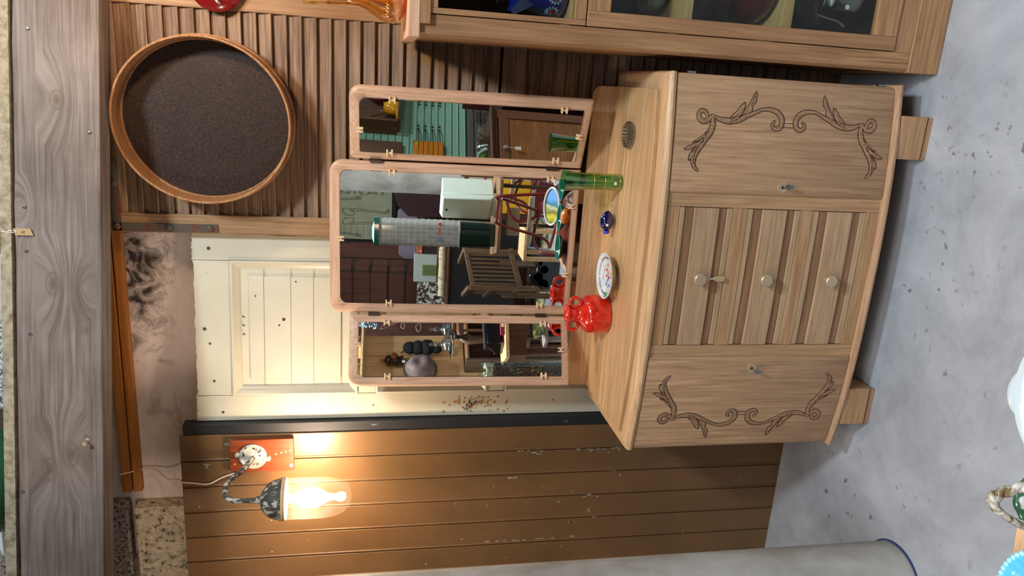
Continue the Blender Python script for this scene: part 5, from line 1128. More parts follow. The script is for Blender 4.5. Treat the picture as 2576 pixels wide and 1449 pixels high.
# -- sewing machine like black cast object on the floor
c = Vector((-1.16, -3.65, 0)); T1 = thing('cast_iron_machine', 'black cast iron machine lying on the floor in front of the slatted armchair', 'machine', tuple(c))
bm = nbm(); prism(bm, [(-1.30, 0.05), (-1.22, 0.03), (-1.18, 0.12), (-1.02, 0.12), (-0.94, 0.22), (-0.92, 0.46), (-0.98, 0.50), (-1.02, 0.36), (-1.12, 0.34), (-1.16, 0.42), (-1.26, 0.40), (-1.30, .22)], lambda u, v, d: Vector((u, d, v*0.95)), -3.74, -3.60); obj('machine_body', bm, M['black_gloss'], T1, bev=0.02, seg=3)
for k in range(4):
    bm = nbm(); lathe(bm, [(.05-.006*k, 0), (.05-.006*k, .02), (.03, .03), (.0001, .032)], (-1.25+.07*k, -3.60, .26+.05*(k % 2)), 'y', 18); obj('wheel', bm, M['dark_steel'] if k % 2 else M['black_gloss'], T1)
bm = nbm(); prism(bm, [(-1.36, 0.0), (-1.20, 0.0), (-1.18, 0.09), (-1.28, 0.13)], lambda u, v, d: Vector((u, d, v)), -3.72, -3.63); obj('foot', bm, M['black_gloss'], T1, bev=0.004)
# -- rugs, log, shelving and boxes against the rear wall
m = mottled('rug_weave', [(0.38, (70, 66, 40)), (0.5, (150, 146, 104)), (0.62, (186, 184, 150))], 12, 6, 0.9, 0.6, sc=(1, .4, 1))
bm = nbm(); prism(bm, [(-0.9, -5.95), (-2.2, -5.95), (-2.25, -5.05), (-1.46, -4.55), (-1.0, -4.9)], lambda u, v, d: Vector((u, v, d)), 0.001, 0.014); tagit(obj('rug', bm, m), 'olive and cream patterned rug on the floor under the slatted armchair', 'rug')
bm = nbm(); box(bm, -1.60, -1.10, -5.62, -5.58, 0.016, 0.52); tagit(obj('panel', bm, flat('pale_blue_panel', (170, 190, 204), 0.6), bev=0.004), 'pale blue board standing on the rug behind the tower', 'board')
c = Vector((-1.55, -5.2, 0)); T1 = thing('long_sideboard', 'sideboard along the rear wall, its body painted near black as a dark void', 'sideboard', tuple(c))
bm = nbm(); box(bm, -2.4, -1.02, -5.5, -5.02, 0.30, 1.04); obj('body', bm, flat('near_black', (22, 16, 16), 0.6), T1, bev=0.004)  # near-black colour stands for the dark void under the top
bm = nbm(); box(bm, -2.42, -1.0, -5.52, -5.0, 1.04, 1.065); obj('sideboard_top', bm, M['walnut'], T1, bev=0.003)
for x_ in (-2.36, -1.06):
    bm = nbm(); box(bm, x_-.02, x_+.02, -5.1, -5.06, 0.0145, .30); obj('leg', bm, M['black'], T1)
bm = nbm(); pts = [(-1.05-0.085*i, -5.13+0.008*i, 1.114) for i in range(10)]; tube(bm, pts, [.043+.004*math.sin(i*2.1) for i in range(10)], 14)
tagit(obj('birch_log', bm, mottled('birch', [(0.33, (70, 56, 36)), (0.42, (188, 172, 136)), (0.7, (206, 194, 160))], 14, 4, 0.8, 0.3, sc=(3, 1, 1))), 'pale speckled birch log lying on the sideboard', 'log')
bm = nbm(); box(bm, -1.70, -1.02, -5.30, -5.18, 1.066, 1.17); tagit(obj('wooden_plinth', bm, M['walnut'], bev=0.004), 'brown wooden plinth lying behind the birch log', 'plinth')
c = Vector((-1.54, -5.24, 1.171)); T1 = thing('metal_cabinet', 'pale grey metal box with a slatted green grille standing above the log', 'box', tuple(c))
bm = nbm(); box(bm, -1.70, -1.385, -5.30, -5.20, 1.171, 1.425); obj('case', bm, flat('pale_grey', (170, 178, 172), 0.5), T1, bev=0.004)
bm = nbm(); box(bm, -1.625, -1.50, -5.199, -5.192, 1.175, 1.335); obj('grille', bm, flat('grille_green', (150, 164, 110), 0.5), T1)
bm = nbm()
for k in range(12): box(bm, -1.622, -1.503, -5.192, -5.188, 1.182+k*0.0125, 1.187+k*0.0125)
obj('grille_slats', bm, flat('grille_dark', (104, 116, 74), 0.5), T1)
bm = nbm(); box(bm, -1.99, -1.705, -5.30, -5.22, 1.066, 1.38); tagit(obj('hammered_panel', bm, mottled('hammered', [(0.42, (54, 44, 36)), (0.52, (120, 112, 100)), (0.62, (220, 218, 206))], 34, 2, 0.25, 0.8), bev=0.003), 'hammered silver panel leaning at the left end of the rear sideboard', 'panel')
T1 = thing('sign', 'small orange sign reading EE with a striped orange strip beside the metal box', 'sign', (-1.33, -5.24, 1.171))
bm = nbm(); box(bm, -1.385, -1.22, -5.29, -5.24, 1.171, 1.335); obj('sign_box', bm, flat('dark_brown', (44, 28, 20), 0.6), T1)
bm = nbm(); box(bm, -1.384, -1.235, -5.28, -5.232, 1.336, 1.372); obj('orange_plate', bm, flat('orange_sign', (206, 84, 40), 0.5), T1)
bm = nbm(); box(bm, -1.384, -1.26, -5.28, -5.232, 1.374, 1.404); obj('striped_plate', bm, flat('orange_stripe', (226, 120, 84), 0.5), T1)
bm = nbm()
for k in range(4): box(bm, -1.374+0.03*k, -1.362+0.03*k, -5.231, -5.2305, 1.374, 1.404)
obj('stripes', bm, flat('stripe_grey', (90, 84, 90), 0.5), T1)
text('letters', 'EE', 0.032, (-1.355, -5.2300, 1.354), (-1, 0, 0), (0, 0, 1), M['white_paint'], T1)
# black wire shelf on the rear wall
T1 = thing('wire_shelf', 'black wire wall shelf with smoky glass shelves reflected at the left of the centre mirror', 'shelf', (-1.85, -5.4, 1.4))
for x_ in (-1.520, -1.615):
    bm = nbm(); tube(bm, [(x_, -5.5 if x_ > -1.55 else -5.25, 1.43), (x_, -5.5 if x_ > -1.55 else -5.25, 2.5)], 0.006, 6); obj('upright', bm, M['black'], T1)
for k, z in enumerate((1.505, 1.70, 1.905, 2.10)):
    bm = nbm(); box(bm, -2.35, -1.60, -5.50, -5.28, z, z+(0.022 if k < 2 else 0.008)); obj('shelf', bm, flat('smoke_glass', (40, 30, 30), 0.1), T1)
    for dz in (-0.012, 0.014):
        bm = nbm(); tube(bm, [(-1.615, -5.25, z+dz), (-1.52, -5.5, z+dz)], 0.005, 6); obj('bracket', bm, M['black'], T1)
# anatomy chart (a plain engraving of a skeleton) with a black frame
T1 = thing('anatomy_chart', 'old anatomy chart with a line drawn skeleton hanging on the rear wall', 'chart', (-1.0, -5.95, 1.7))
bm = nbm(); box(bm, -1.40, -0.45, -5.965, -5.955, 1.695, 2.75); obj('paper', bm, mottled('chart_paper', [(0.3, (146, 144, 116)), (0.7, (168, 166, 138))], 4, 4, 0.7, 0.05), T1)
for x0, x1, z0, z1 in ((-1.435, -1.40, 1.645, 2.8), (-1.40, -0.42, 1.645, 1.690)):
    bm = nbm(); box(bm, x0, x1, -5.97, -5.945, z0, z1); obj('chart_frame', bm, M['black'], T1)
bm = nbm()
def ln(pts, r_=0.0022): tube(bm, spline([Vector((x_, -5.953, z_)) for x_, z_ in pts], 5), r_, 5)
for s in (-1, 1):       # pelvis, thigh, shin, foot, arm drawn in outline
    X0 = -1.13
    ln([(X0+s*.02, 2.24), (X0+s*.085, 2.27), (X0+s*.09, 2.20), (X0+s*.05, 2.14), (X0+s*.015, 2.15), (X0+s*.02, 2.24)])
    for o in (0, 0.02): ln([(X0+s*(.075+o), 2.18), (X0+s*(.07+o), 2.06), (X0+s*(.060+o), 1.95), (X0+s*(.07+o*0.6), 1.935)])
    for o in (0, 0.016): ln([(X0+s*(.062+o), 1.925), (X0+s*(.055+o), 1.84), (X0+s*(.052+o), 1.76)])
    ln([(X0+s*.05, 1.76), (X0+s*.075, 1.755), (X0+s*.10, 1.735), (X0+s*.05, 1.735)])
    ln([(X0+s*.16, 2.5), (X0+s*.19, 2.33), (X0+s*.20, 2.18), (X0+s*.215, 2.10)]); ln([(X0+s*.175, 2.5), (X0+s*.205, 2.33), (X0+s*.215, 2.18), (X0+s*.235, 2.10)])
    for q in range(4): ln([(X0+s*(.205+.010*q), 2.11), (X0+s*(.21+.013*q), 2.05)])
for z in [2.30+0.025*i for i in range(9)]: ln([(X0-.02, z), (X0, z+.008), (X0+.02, z)])
for z in [2.42+0.03*i for i in range(5)]: ln([(X0-.1, z), (X0-.05, z+.02), (X0, z+.01), (X0+.05, z+.02), (X0+.1, z)])
for k in range(9):
    z = 1.80+0.075*k; ln([(-1.36, z), (-1.33, z)], .0012); ln([(-1.33, z), (-1.24, z)], .0008)
for k in range(7):
    z = 1.80+0.08*k; ln([(-0.86, z), (-0.80, z)], .0014); ln([(-0.86, z+.014), (-0.82, z+.014)], .0014)
# skull and hand studies at the right
ln([(-.80, 1.98), (-.76, 2.03), (-.80, 2.08), (-.86, 2.06), (-.87, 2.0), (-.84, 1.96), (-.85, 1.92), (-.80, 1.93), (-.80, 1.98)]); ln([(-.86, 2.20), (-.84, 2.27), (-.80, 2.3), (-.79, 2.24), (-.82, 2.18), (-.86, 2.20)])
obj('engraving', bm, M['ink'], T1)['kind'] = 'stuff'
# lavender gable shaped boxes on the rear wall
for i, (x0, x1, z0, z1, zr_) in enumerate(((-1.24, -0.93, 1.40, 1.52, 1.62), (-1.55, -1.26, 1.40, 1.52, 1.60))):
    bm = nbm(); prism(bm, [(x0, z0), (x1, z0), (x1, z1), (x1-.06, zr_), (x0+.06, zr_), (x0, z1)], lambda u, v, d: Vector((u, d, v)), -5.75, -5.60)
    tagit(obj('cardboard_box', bm, flat('lavender', (130, 116, 132), 0.7), bev=0.004), ('right' if i == 0 else 'left')+' lavender grey gabled box on the rear wall shelf', 'box')
bm = nbm(); box(bm, -1.62, -0.6, -5.95, -5.56, 1.365, 1.399); tagit(obj('wall_shelf', bm, M['walnut']), 'dark wall shelf under the lavender boxes', 'shelf')
bm = nbm(); prism(bm, [(-1.02, 1.10), (-.62, 1.10), (-.62, 1.60), (-.74, 1.66), (-.90, 1.62), (-1.02, 1.50)], lambda u, v, d: Vector((u, d, v)), -5.54, -5.50)
tagit(obj('display_board', bm, flat('aubergine', (52, 26, 26), 0.5), bev=0.004), 'dark aubergine board hanging behind the white box', 'board')
# brown frame leaning by the thick pillar
T1 = thing('easel_frame', 'narrow brown wooden frame in front of the thick pillar', 'frame', (-0.17, -2.95, 0))
for x_, w_ in ((-0.215, .035), (0.12, .035)):
    bm = nbm(); box(bm, x_, x_+w_, -2.98, -2.95, 0, 1.10); obj('side_bar', bm, M['walnut'], T1, bev=0.002)
bm = nbm(); box(bm, -0.26, 0.18, -2.985, -2.945, 1.04, 1.075); obj('top_bar', bm, M['walnut'], T1, bev=0.002)

# ---- right-hand corner (left mirror): pine cupboard back with hat, mill, cake stand, typewriter
T1 = thing('pine_backboard', 'wide pine board wall of a cupboard reflected in the left mirror', 'cupboard', (1.5, -3.2, 0))
x = 1.10
for k, x1 in enumerate((1.26, 1.345, 1.545, 1.745)):
    bm = nbm(); box(bm, x+0.0015, x1-0.0015, -3.24, -3.20, 0.0, 1.86 if k < 9 else 1.2); obj('board', bm, M['pine'], T1, bev=0.002); x = x1
bm = nbm(); box(bm, 1.10, 1.80, -3.2, -2.98, 1.845, 1.862); obj('shelf', bm, M['pine'], T1)
bm = nbm(); box(bm, 1.52, 1.535, -3.2, -2.98, 1.862, 2.2); obj('divider', bm, M['pine'], T1)
bm = nbm(); box(bm, 1.10, 1.80, -3.24, -3.2, 1.862, 2.2); obj('upper_back', bm, flat('deep_brown', (40, 28, 20), 0.6), T1)
bm = nbm(); lathe(bm, [(0.0001, 0), (.03, 0), (.055, .03), (.06, .07), (.05, .11), (.0001, .13)], (1.62, -3.08, 1.8625), 'z', 28); tagit(obj('glass_ball', bm, flat('smoked_ball', (60, 34, 26), 0.05, 0, 1), loc=(1.62, -3.08, 1.8625)), 'dark shiny glass ball on the top shelf of the pine cupboard', 'ornament')
bm = nbm(); lathe(bm, [(0.0001, 0), (.03, 0), (.06, .04), (.06, .09), (.04, .12), (.0001, .13)], (1.36, -3.08, 1.8625), 'z', 28); tagit(obj('glass_float', bm, flat('olive_ball', (88, 92, 40), 0.05, 0, 1), loc=(1.36, -3.08, 1.8625)), 'olive green glass float on the top shelf of the pine cupboard', 'ornament')
bm = nbm(); box(bm, 1.70, 2.9, -3.75, -3.60, 0.0, 2.6); tagit(obj('brown_screen', bm, mottled('brown_felt', [(0.3, (74, 42, 34)), (0.7, (92, 56, 46))], 12, 4, 0.95, 0.1)), 'dark brown board screen beside the pine cupboard', 'screen')
# felt hat
c = Vector((1.37, -3.15, 1.37)); T1 = thing('felt_hat', 'soft mauve grey felt hat hanging on the pine boards', 'hat', tuple(c))
bm = nbm(); g = bmesh.ops.create_uvsphere(bm, u_segments=48, v_segments=28, radius=1.0)
for v in bm.verts:
    p = v.co.copy(); k = 1+0.05*noise.noise(p*1.7)
    dent = 0.35*math.exp(-(((p.x-0.25)/.42)**2+((p.z+0.02)/.40)**2)) if p.y > 0 else 0
    q = Vector((p.x*0.115*k*(1-0.10*p.z), 0.095*p.y*(1-dent)*k, p.z*0.128*k))
    rot = 0.25; v.co = c+Vector((q.x*math.cos(rot)-q.z*math.sin(rot), q.y+0.06, q.x*math.sin(rot)+q.z*math.cos(rot)))
obj('crown', bm, mottled('felt', [(0.3, (84, 70, 66)), (0.7, (124, 108, 104))], 14, 8, 0.95, 0.3), T1, ang=3)
bm = nbm(); tube(bm, [c+Vector((0.128*math.cos(a), 0.02, 0.137*math.sin(a)-.004)) for a in [2*PI*i/40 for i in range(40)]], 0.009, 8, closed=True); obj('brim', bm, flat('felt_edge', (92, 78, 74), 0.9), T1)
bm = nbm(); box(bm, c.x+.05, c.x+.07, c.y+.05, c.y+.056, c.z+.125, c.z+.15); obj('hat_label', bm, M['sticker'], T1)
# black plush braid
T1 = thing('black_plush', 'black quilted plush roll hanging on the pine boards beside the hat', 'textile', (1.57, -3.14, 1.35))
bm = nbm()
for (x_, z_, r_, sz) in ((1.570, 1.455, .058, 1.0), (1.572, 1.385, .066, .9), (1.575, 1.305, .070, .95), (1.552, 1.225, .040, 1.2)):
    g = bmesh.ops.create_uvsphere(bm, u_segments=28, v_segments=16, radius=r_, matrix=Matrix.Translation((x_, -3.11, z_)) @ Matrix.Diagonal((1, .75, sz, 1)))
    for v in g['verts']: v.co += (v.co-Vector((x_, -3.11, z_)))*0.14*noise.noise(v.co*28)
obj('plush_body', bm, flat('plush_black', (12, 14, 16), 0.95), T1, ang=3)
bm = nbm(); tube(bm, [(1.565, -3.15, 1.50), (1.565, -3.19, 1.53)], 0.004, 6); obj('loop', bm, M['black'], T1)
# coffee mill hanging
c = Vector((1.465, -3.14, 1.512)); T1 = thing('coffee_mill', 'dark turned wooden wall mill with a red brown knob above the hat', 'coffee mill', tuple(c))
bm = nbm(); lathe(bm, [(0.0001, 0.165), (.012, .16), (.034, .148), (.048, .132), (.050, .112), (.040, .104), (.036, .088), (.046, .080), (.050, .066), (.048, .045), (.036, .038), (.034, .022), (.044, .014), (.044, 0.0), (.0001, 0.0)], c, 'z', 32); obj('mill_body', bm, wood('mill_wood', (36, 20, 12), (64, 38, 24), 'z', 1, .25), T1)
bm = nbm(); lathe(bm, [(.0001, .036), (.022, .034), (.030, .022), (.030, .008), (.022, .0), (.01, -.0)], (c.x+.012, c.y+.046, c.z+.075), 'y', 24)
for v in bm.verts: v.co.y = 2*(c.y+.046)-v.co.y
obj('knob', bm, flat('knob_red', (104, 50, 30), 0.2, 0, 0.5), T1)
bm = nbm(); tube(bm, [c+Vector((.012*math.cos(a), 0, .178+.012*math.sin(a))) for a in [2*PI*i/16 for i in range(16)]], .003, 6, closed=True); obj('hanging_ring', bm, M['dark_steel'], T1)
# wire loops and pale blue beads hanging in front
T1 = thing('wire_ornament', 'twisted pale wire loops hanging before the brown screen', 'ornament', (1.50, -2.6, 1.5))
for P in ([(1.54, 1.51), (1.51, 1.6), (1.50, 1.66), (1.46, 1.69), (1.48, 1.63), (1.53, 1.54)], [(1.54, 1.51), (1.485, 1.53), (1.46, 1.51), (1.485, 1.50), (1.54, 1.51)], [(1.54, 1.37), (1.48, 1.41), (1.43, 1.39), (1.47, 1.37), (1.52, 1.38)], [(1.54, 1.37), (1.54, 1.7), (1.545, 2.0)]):
    bm = nbm(); tube(bm, spline([Vector((a, -2.6, b_)) for a, b_ in P], 6), 0.0018, 6); obj('wire', bm, flat('wire_pale', (176, 156, 148), 0.4), T1)
c = Vector((1.53, -2.6, 1.86)); T1 = thing('bead_cluster', 'cluster of pale blue beads on thin stems at the top of the left mirror', 'ornament', tuple(c))
bm = nbm()
for k in range(26):
    x_ = 1.60-random.uniform(0.03, .135); z_ = random.uniform(1.72, 1.86); ball(bm, Vector((x_, -2.6+random.uniform(-.02, .02), z_)), .0085, 1, 1, .8, 8)
    tube(bm, [(x_, -2.6, z_), (1.62, -2.6, z_+.06)], .0008, 4)
tube(bm, [(1.62, -2.6, 1.78), (1.62, -2.6, 2.1)], .002, 6)
obj('beads', bm, flat('bead_blue', (150, 206, 222), 0.3), T1)['kind'] = 'stuff'
# glass cake stand with domed jars on a tall stem
T1 = thing('glass_stand', 'wide glass tray on a dark turned stem reflected in the left mirror', 'stand', (1.40, -2.6, 0))
bm = nbm(); lathe(bm, [(0.0001, 1.108), (.12, 1.110), (.185, 1.128), (.19, 1.135), (.182, 1.136), (.12, 1.120), (.0001, 1.118)], (1.38, -2.6, 0), 'z', 48); obj('tray', bm, glassy('tray_glass', (190, 206, 214), 0.3), T1)
bm = nbm(); lathe(bm, [(.02, 1.108), (.012, 1.09), (.018, 1.07), (.012, 1.05), (.03, 1.0), (.012, .96), (.014, .5), (.03, .1), (.075, .02), (.08, 0.0)], (1.38, -2.6, 0), 'z', 24); obj('stem', bm, wood('stem_wood', (30, 20, 14), (60, 42, 30), 'z', 1, .3), T1)
for i, x_ in enumerate((1.455, 1.315)):
    c = Vector((x_, -2.6, 1.1375)); T1 = thing('glass_jar', ('right' if i == 1 else 'left')+' lidded ribbed glass jar with pointed stopper on the glass tray', 'jar', tuple(c), 'stoppered glass jars on the tray')
    bm = nbm(); lathe(bm, [(0.0001, 0.0), (.055, 0), (.062, .006), (.060, .014), (.064, .022), (.060, .032), (.062, .042), (.052, .056), (.030, .066), (.016, .075), (.014, .11)], c, 'z', 36); obj('jar_body', bm, glassy('jar_clear%d' % i, (214, 222, 220), 0.35), T1)
    bm = nbm(); lathe(bm, [(.014, .11), (.022, .112), (.024, .118), (.012, .126), (.013, .14), (.016, .152), (.012, .165), (.0001, .17)], c, 'z', 24); obj('stopper', bm, glassy('stopper_clear%d' % i, (224, 230, 228), 0.4), T1)
# bentwood armchair back with spindles
c = Vector((1.55, -2.8, 0)); T1 = thing('captain_chair', 'brown wooden captain chair with spindles and curved arm behind the typewriter', 'chair', tuple(c))
CW_ = wood('chair_wood', (86, 54, 34), (134, 94, 66), 'x', 1, .35)
bm = nbm(); tube(bm, spline([(1.80, -2.84, 1.045), (1.64, -2.8, 1.045), (1.54, -2.8, 1.045), (1.47, -2.8, 1.02), (1.435, -2.78, .97), (1.43, -2.76, .92), (1.43, -2.74, .80)], 8), .021, 12); obj('arm_rail', bm, CW_, T1)
for x_ in (1.48, 1.56, 1.64, 1.72):
    bm = nbm(); tube(bm, [(x_, -2.8, 1.03), (x_, -2.8, .90), (x_, -2.8, .78), (x_, -2.8, .50)], [.011, .015, .010, .012], 10); obj('spindle', bm, CW_, T1)
bm = nbm(); prism(bm, rrect(1.40, 1.82, -2.95, -2.71, (.08,)*4, 5), lambda u, v, d: Vector((u, v, d)), .46, .50); obj('seat', bm, CW_, T1, bev=.008)
for x_, y_ in ((1.45, -2.74), (1.77, -2.74), (1.45, -2.90), (1.77, -2.90)):
    bm = nbm(); tube(bm, [(x_, y_, .46), (x_, y_, .25), (x_, y_, 0)], [.016, .022, .014], 10); obj('leg', bm, CW_, T1)
# grey brown bookcase side and its shelves
T1 = thing('open_bookcase', 'dark open wooden bookcase with old books reflected in the left mirror', 'bookcase', (1.58, -3.08, 0))
BK = wood('bookcase_wood', (62, 50, 38), (98, 82, 64), 'z', 1, .5)
for x0, x1 in ((1.365, 1.385), (1.785, 1.805)):
    bm = nbm(); box(bm, x0, x1, -3.19, -2.965, 0, .985); obj('side_panel', bm, BK, T1, bev=.002)
for z0 in (.04, .30, .60, .955):
    bm = nbm(); box(bm, 1.385, 1.785, -3.18, -2.97, z0, z0+.02); obj('shelf', bm, M['oak_brown'], T1, bev=.002)
bm = nbm(); box(bm, 1.385, 1.785, -3.195, -3.185, 0, .985); obj('back_panel', bm, M['walnut'], T1)
for k in range(5):
    bm = nbm(); x0 = 1.395+0.075*k; box(bm, x0, x0+.068, -3.15, -2.99, .3205, .54-.012*k)
    tagit(obj('old_book', bm, flat('book_brown%d' % k, (72-6*k, 48-3*k, 32), 0.6), bev=.004), ('first', 'second', 'third', 'fourth', 'fifth')[k]+' brown leather book on the low bookcase shelf, counted from the hat side', 'book', 'old leather books')
# pale desk shelf with the typewriter and folders
T1 = thing('work_desk', 'pale topped desk under the black typewriter', 'desk', (1.25, -2.2, 0))
bm = nbm(); prism(bm, [(0.975, -2.20), (1.55, -1.98), (1.75, -2.45), (1.06, -2.48)], lambda u, v, d: Vector((u, v, d)), .735, .762); obj('desk_top', bm, M['pine'], T1, bev=.002)
bm = nbm(); prism(bm, [(1.005, -2.22), (1.55, -2.02), (1.70, -2.44), (1.07, -2.46)], lambda u, v, d: Vector((u, v, d)), .60, .735); obj('apron', bm, M['walnut'], T1, bev=.002)
for x_, y_ in ((1.04, -2.27), (1.50, -2.08), (1.66, -2.40)):
    bm = nbm(); box(bm, x_, x_+.05, y_-.05, y_, 0, .60); obj('leg', bm, M['walnut'], T1, bev=.002)
c = Vector((1.28, -2.32, .7625)); T1 = thing('typewriter', 'glossy black vintage typewriter with exposed keys on the desk', 'typewriter', tuple(c))
bm = nbm(); prism(bm, [(-.10, 0), (.12, 0), (.12, .13), (.04, .12), (-.10, .05)], lambda u, v, d: c+Vector((d, u*.8, v)), -.17, .17); obj('housing', bm, M['black_gloss'], T1, bev=.006)
bm = nbm(); tube(bm, [c+Vector((-.19, .06, .135)), c+Vector((.19, .06, .135))], .018, 14); obj('platen', bm, flat('rubber', (20, 20, 20), .6), T1)
for r_ in range(3):
    for k in range(8):
        bm = nbm(); lathe(bm, [(.008, 0), (.008, .004), (.0001, .005)], c+Vector((-.14+.038*k+.01*r_, -.07+.028*r_, .075+.022*r_)), 'z', 10); obj('key', bm, M['steel'] if (k+r_) % 2 else M['black'], T1)
for s in (-1, 1):
    bm = nbm(); lathe(bm, [(.0001, 0), (.022, 0), (.022, .012), (.0001, .014)], c+Vector((s*.205, .06, .135)), 'x', 20); obj('platen_knob', bm, M['black'], T1)
bm = nbm(); tube(bm, [c+Vector((-.17, -.085, .058)), c+Vector((.17, -.085, .058))], .003, 6); obj('chrome_strip', bm, M['steel'], T1)
T1 = thing('folder', 'dark red folder lying in front of the typewriter', 'folder', (1.25, -2.16, .7625))
bm = nbm(); prism(bm, [(1.15, -2.165), (1.38, -2.065), (1.39, -2.10), (1.16, -2.20)], lambda u, v, d: Vector((u, v, d)), .7625, .795); obj('cover', bm, flat('folder_red', (118, 22, 44), .4), T1, bev=.003)
bm = nbm(); prism(bm, [(1.20, -2.142), (1.225, -2.131), (1.228, -2.137), (1.203, -2.148)], lambda u, v, d: Vector((u, v, d)), .770, .788); obj('folder_label', bm, M['sticker'], T1)
# green yellow ceramic wall dish on a small stand
T1 = thing('small_stand', 'small grey plank stand in front of the bookcase', 'stand', (1.06, -1.95, 0))
bm = nbm(); prism(bm, [(.955, -1.93), (1.20, -1.85), (1.22, -2.0), (.97, -2.05)], lambda u, v, d: Vector((u, v, d)), .49, .515); obj('top', bm, M['beam'], T1, bev=.002)
for x_, y_ in ((.985, -1.97), (1.17, -1.91)):
    bm = nbm(); box(bm, x_, x_+.03, y_-.03, y_, 0, .49); obj('leg', bm, M['beam'], T1)
c = Vector((1.05, -1.93, .516)); bm = nbm(); lathe(bm, [(.0001, 0), (.03, .0), (.055, .03), (.066, .07), (.062, .07), (.05, .034), (.0001, .01)], c, 'z', 9)
tagit(obj('ceramic_bowl', bm, mottled('leafy_glaze', [(.40, (36, 60, 46)), (.52, (130, 128, 50)), (.65, (170, 168, 110))], 26, 4, .2, .2), loc=tuple(c)), 'faceted olive green ceramic bowl with leaf pattern on the grey stand', 'bowl')
# tall glass cylinder filled with shells
c = Vector((.615, -1.72, 0)); T1 = thing('shell_column', 'tall glass cylinder filled with layered sea shells at the edge of the left mirror', 'vase', tuple(c))
bm = nbm(); lathe(bm, [(.062, .42), (.064, .43), (.064, 1.03), (.060, 1.03), (.060, .43)], c, 'z', 40, closed=True); obj('cylinder', bm, M['glass'], T1)
cols = [(206, 204, 186), (92, 78, 72), (122, 122, 104), (104, 84, 76), (140, 132, 96), (120, 108, 116), (92, 92, 92)]
zz = .985
for k, (cc, hh) in enumerate(zip(cols, (.055, .09, .075, .07, .075, .09, .07))):
    bm = nbm()
    for _ in range(70):
        a = random.uniform(0, 2*PI); r_ = .048; p = c+Vector((r_*math.cos(a), r_*math.sin(a), zz-random.uniform(0, hh)))
        ball(bm, p, random.uniform(.007, .011), random.uniform(.7, 1.2), random.uniform(.7, 1.2), random.uniform(.5, 1.1), 7)
    o = obj('shell_layer', bm, mottled('shell%d' % k, [(.35, tuple(int(v*.7) for v in cc)), (.6, tuple(min(235, int(v*1.15)) for v in cc))], 60, 3, .6, .5), T1, ang=2); o['kind'] = 'stuff'; zz -= hh
bm = nbm(); lathe(bm, [(.04, .44), (.04, .94)], c, 'z', 24); obj('core_fill', bm, flat('shell_dark', (110, 100, 90), .9), T1)
T2 = thing('plant_stand', 'low dark pedestal under the shell cylinder', 'pedestal', (c.x, c.y, 0)); bm = nbm(); box(bm, c.x-.09, c.x+.09, c.y-.09, c.y+.09, .39, .42); obj('top', bm, M['black'], T2, bev=.003)
bm = nbm(); box(bm, c.x-.03, c.x+.03, c.y-.03, c.y+.03, 0.02, .39); obj('post', bm, M['black'], T2); bm = nbm(); box(bm, c.x-.08, c.x+.08, c.y-.08, c.y+.08, 0, .02); obj('foot', bm, M['black'], T2)

# ---- left-hand corner (right mirror): mint boards with hooks, crates, walnut cabinet
T1 = thing('mint_cladding', 'mint green painted horizontal board cladding reflected in the right mirror', 'cladding', (-1.92, -1.7, 0))
bm = nbm(); z = 1.085
while z < 2.25:
    box(bm, -1.935, -1.905, -2.5, -1.22, z, z+.046); tube(bm, [(-1.905, -2.5, z+.008), (-1.905, -1.22, z+.008)], .006, 8); tube(bm, [(-1.906, -2.5, z+.026), (-1.906, -1.22, z+.026)], .003, 6); z += .049
box(bm, -1.95, -1.925, -2.5, -1.22, 0.0, 2.25)
obj('boards', bm, M['green_wood'], T1, bev=.001)
T1 = thing('grey_boards', 'pair of weathered dark grey boards below the mint cladding', 'boards', (-1.86, -1.7, .9))
for z0, z1 in ((1.035, 1.075), (.985, 1.028), (.93, .98)):
    bm = nbm(); box(bm, -1.90, -1.86, -2.5, -1.22, z0, z1); obj('board', bm, wood('grey_board%g' % z0, (62, 58, 56), (96, 92, 90), 'y', 1, .7), T1, bev=.002)
bm = nbm(); box(bm, -1.90, -1.87, -2.5, -1.22, 0.0, .93); obj('backing', bm, M['walnut'], T1)
for k, z in enumerate((1.415, 1.368, 1.318, 1.268)):
    T1 = thing('iron_handle', ('top', 'second', 'third', 'lowest')[k]+' long black iron handle fixed across the mint boards', 'handle', (-1.9, -1.62, z), 'black iron handles on the mint boards')
    bm = nbm(); tube(bm, spline([(-1.896, -1.43, z-.004), (-1.875, -1.46, z), (-1.872, -1.50, z+.002), (-1.885, -1.55, z+.004), (-1.895, -1.565, z+.004)], 6), .0035, 7)
    prism(bm, [(-1.445, z-.008), (-1.425, z-.008), (-1.425, z+.008), (-1.445, z+.004)], lambda u, v, d: Vector((d, u, v)), -1.899, -1.893); obj('bar', bm, M['black'], T1)
    for y_ in (-1.565, -1.595, -1.79, -1.82):
        bm = nbm(); ball(bm, Vector((-1.896, y_, z+.004)), .0085, .5, 1, 1, 10); obj('mount', bm, M['black'], T1)
    for y_ in (-1.622, -1.76):
        bm = nbm(); ball(bm, Vector((-1.897, y_, z+.005)), .0035, .5, 1, 1, 8); obj('screw', bm, M['black'], T1)
    bm = nbm(); tube(bm, spline([(-1.896, -1.82, z+.004), (-1.876, -1.835, z+.004), (-1.87, -1.87, z+.005), (-1.875, -2.0, z+.003)], 5), .004, 7); obj('bar', bm, M['black'], T1)
T1 = thing('orange_rack', 'small orange slatted wooden rack with a green sticker on the mint boards', 'rack', (-1.86, -1.36, 1.24))
for k in range(6):
    bm = nbm(); z = 1.247+.034*k; box(bm, -1.89, -1.862, -1.428, -1.20, z, z+.031); obj('slat', bm, wood('orange_wood%d' % k, (166, 92, 18), (206, 130, 36), 'y', 1, .3), T1, bev=.002)
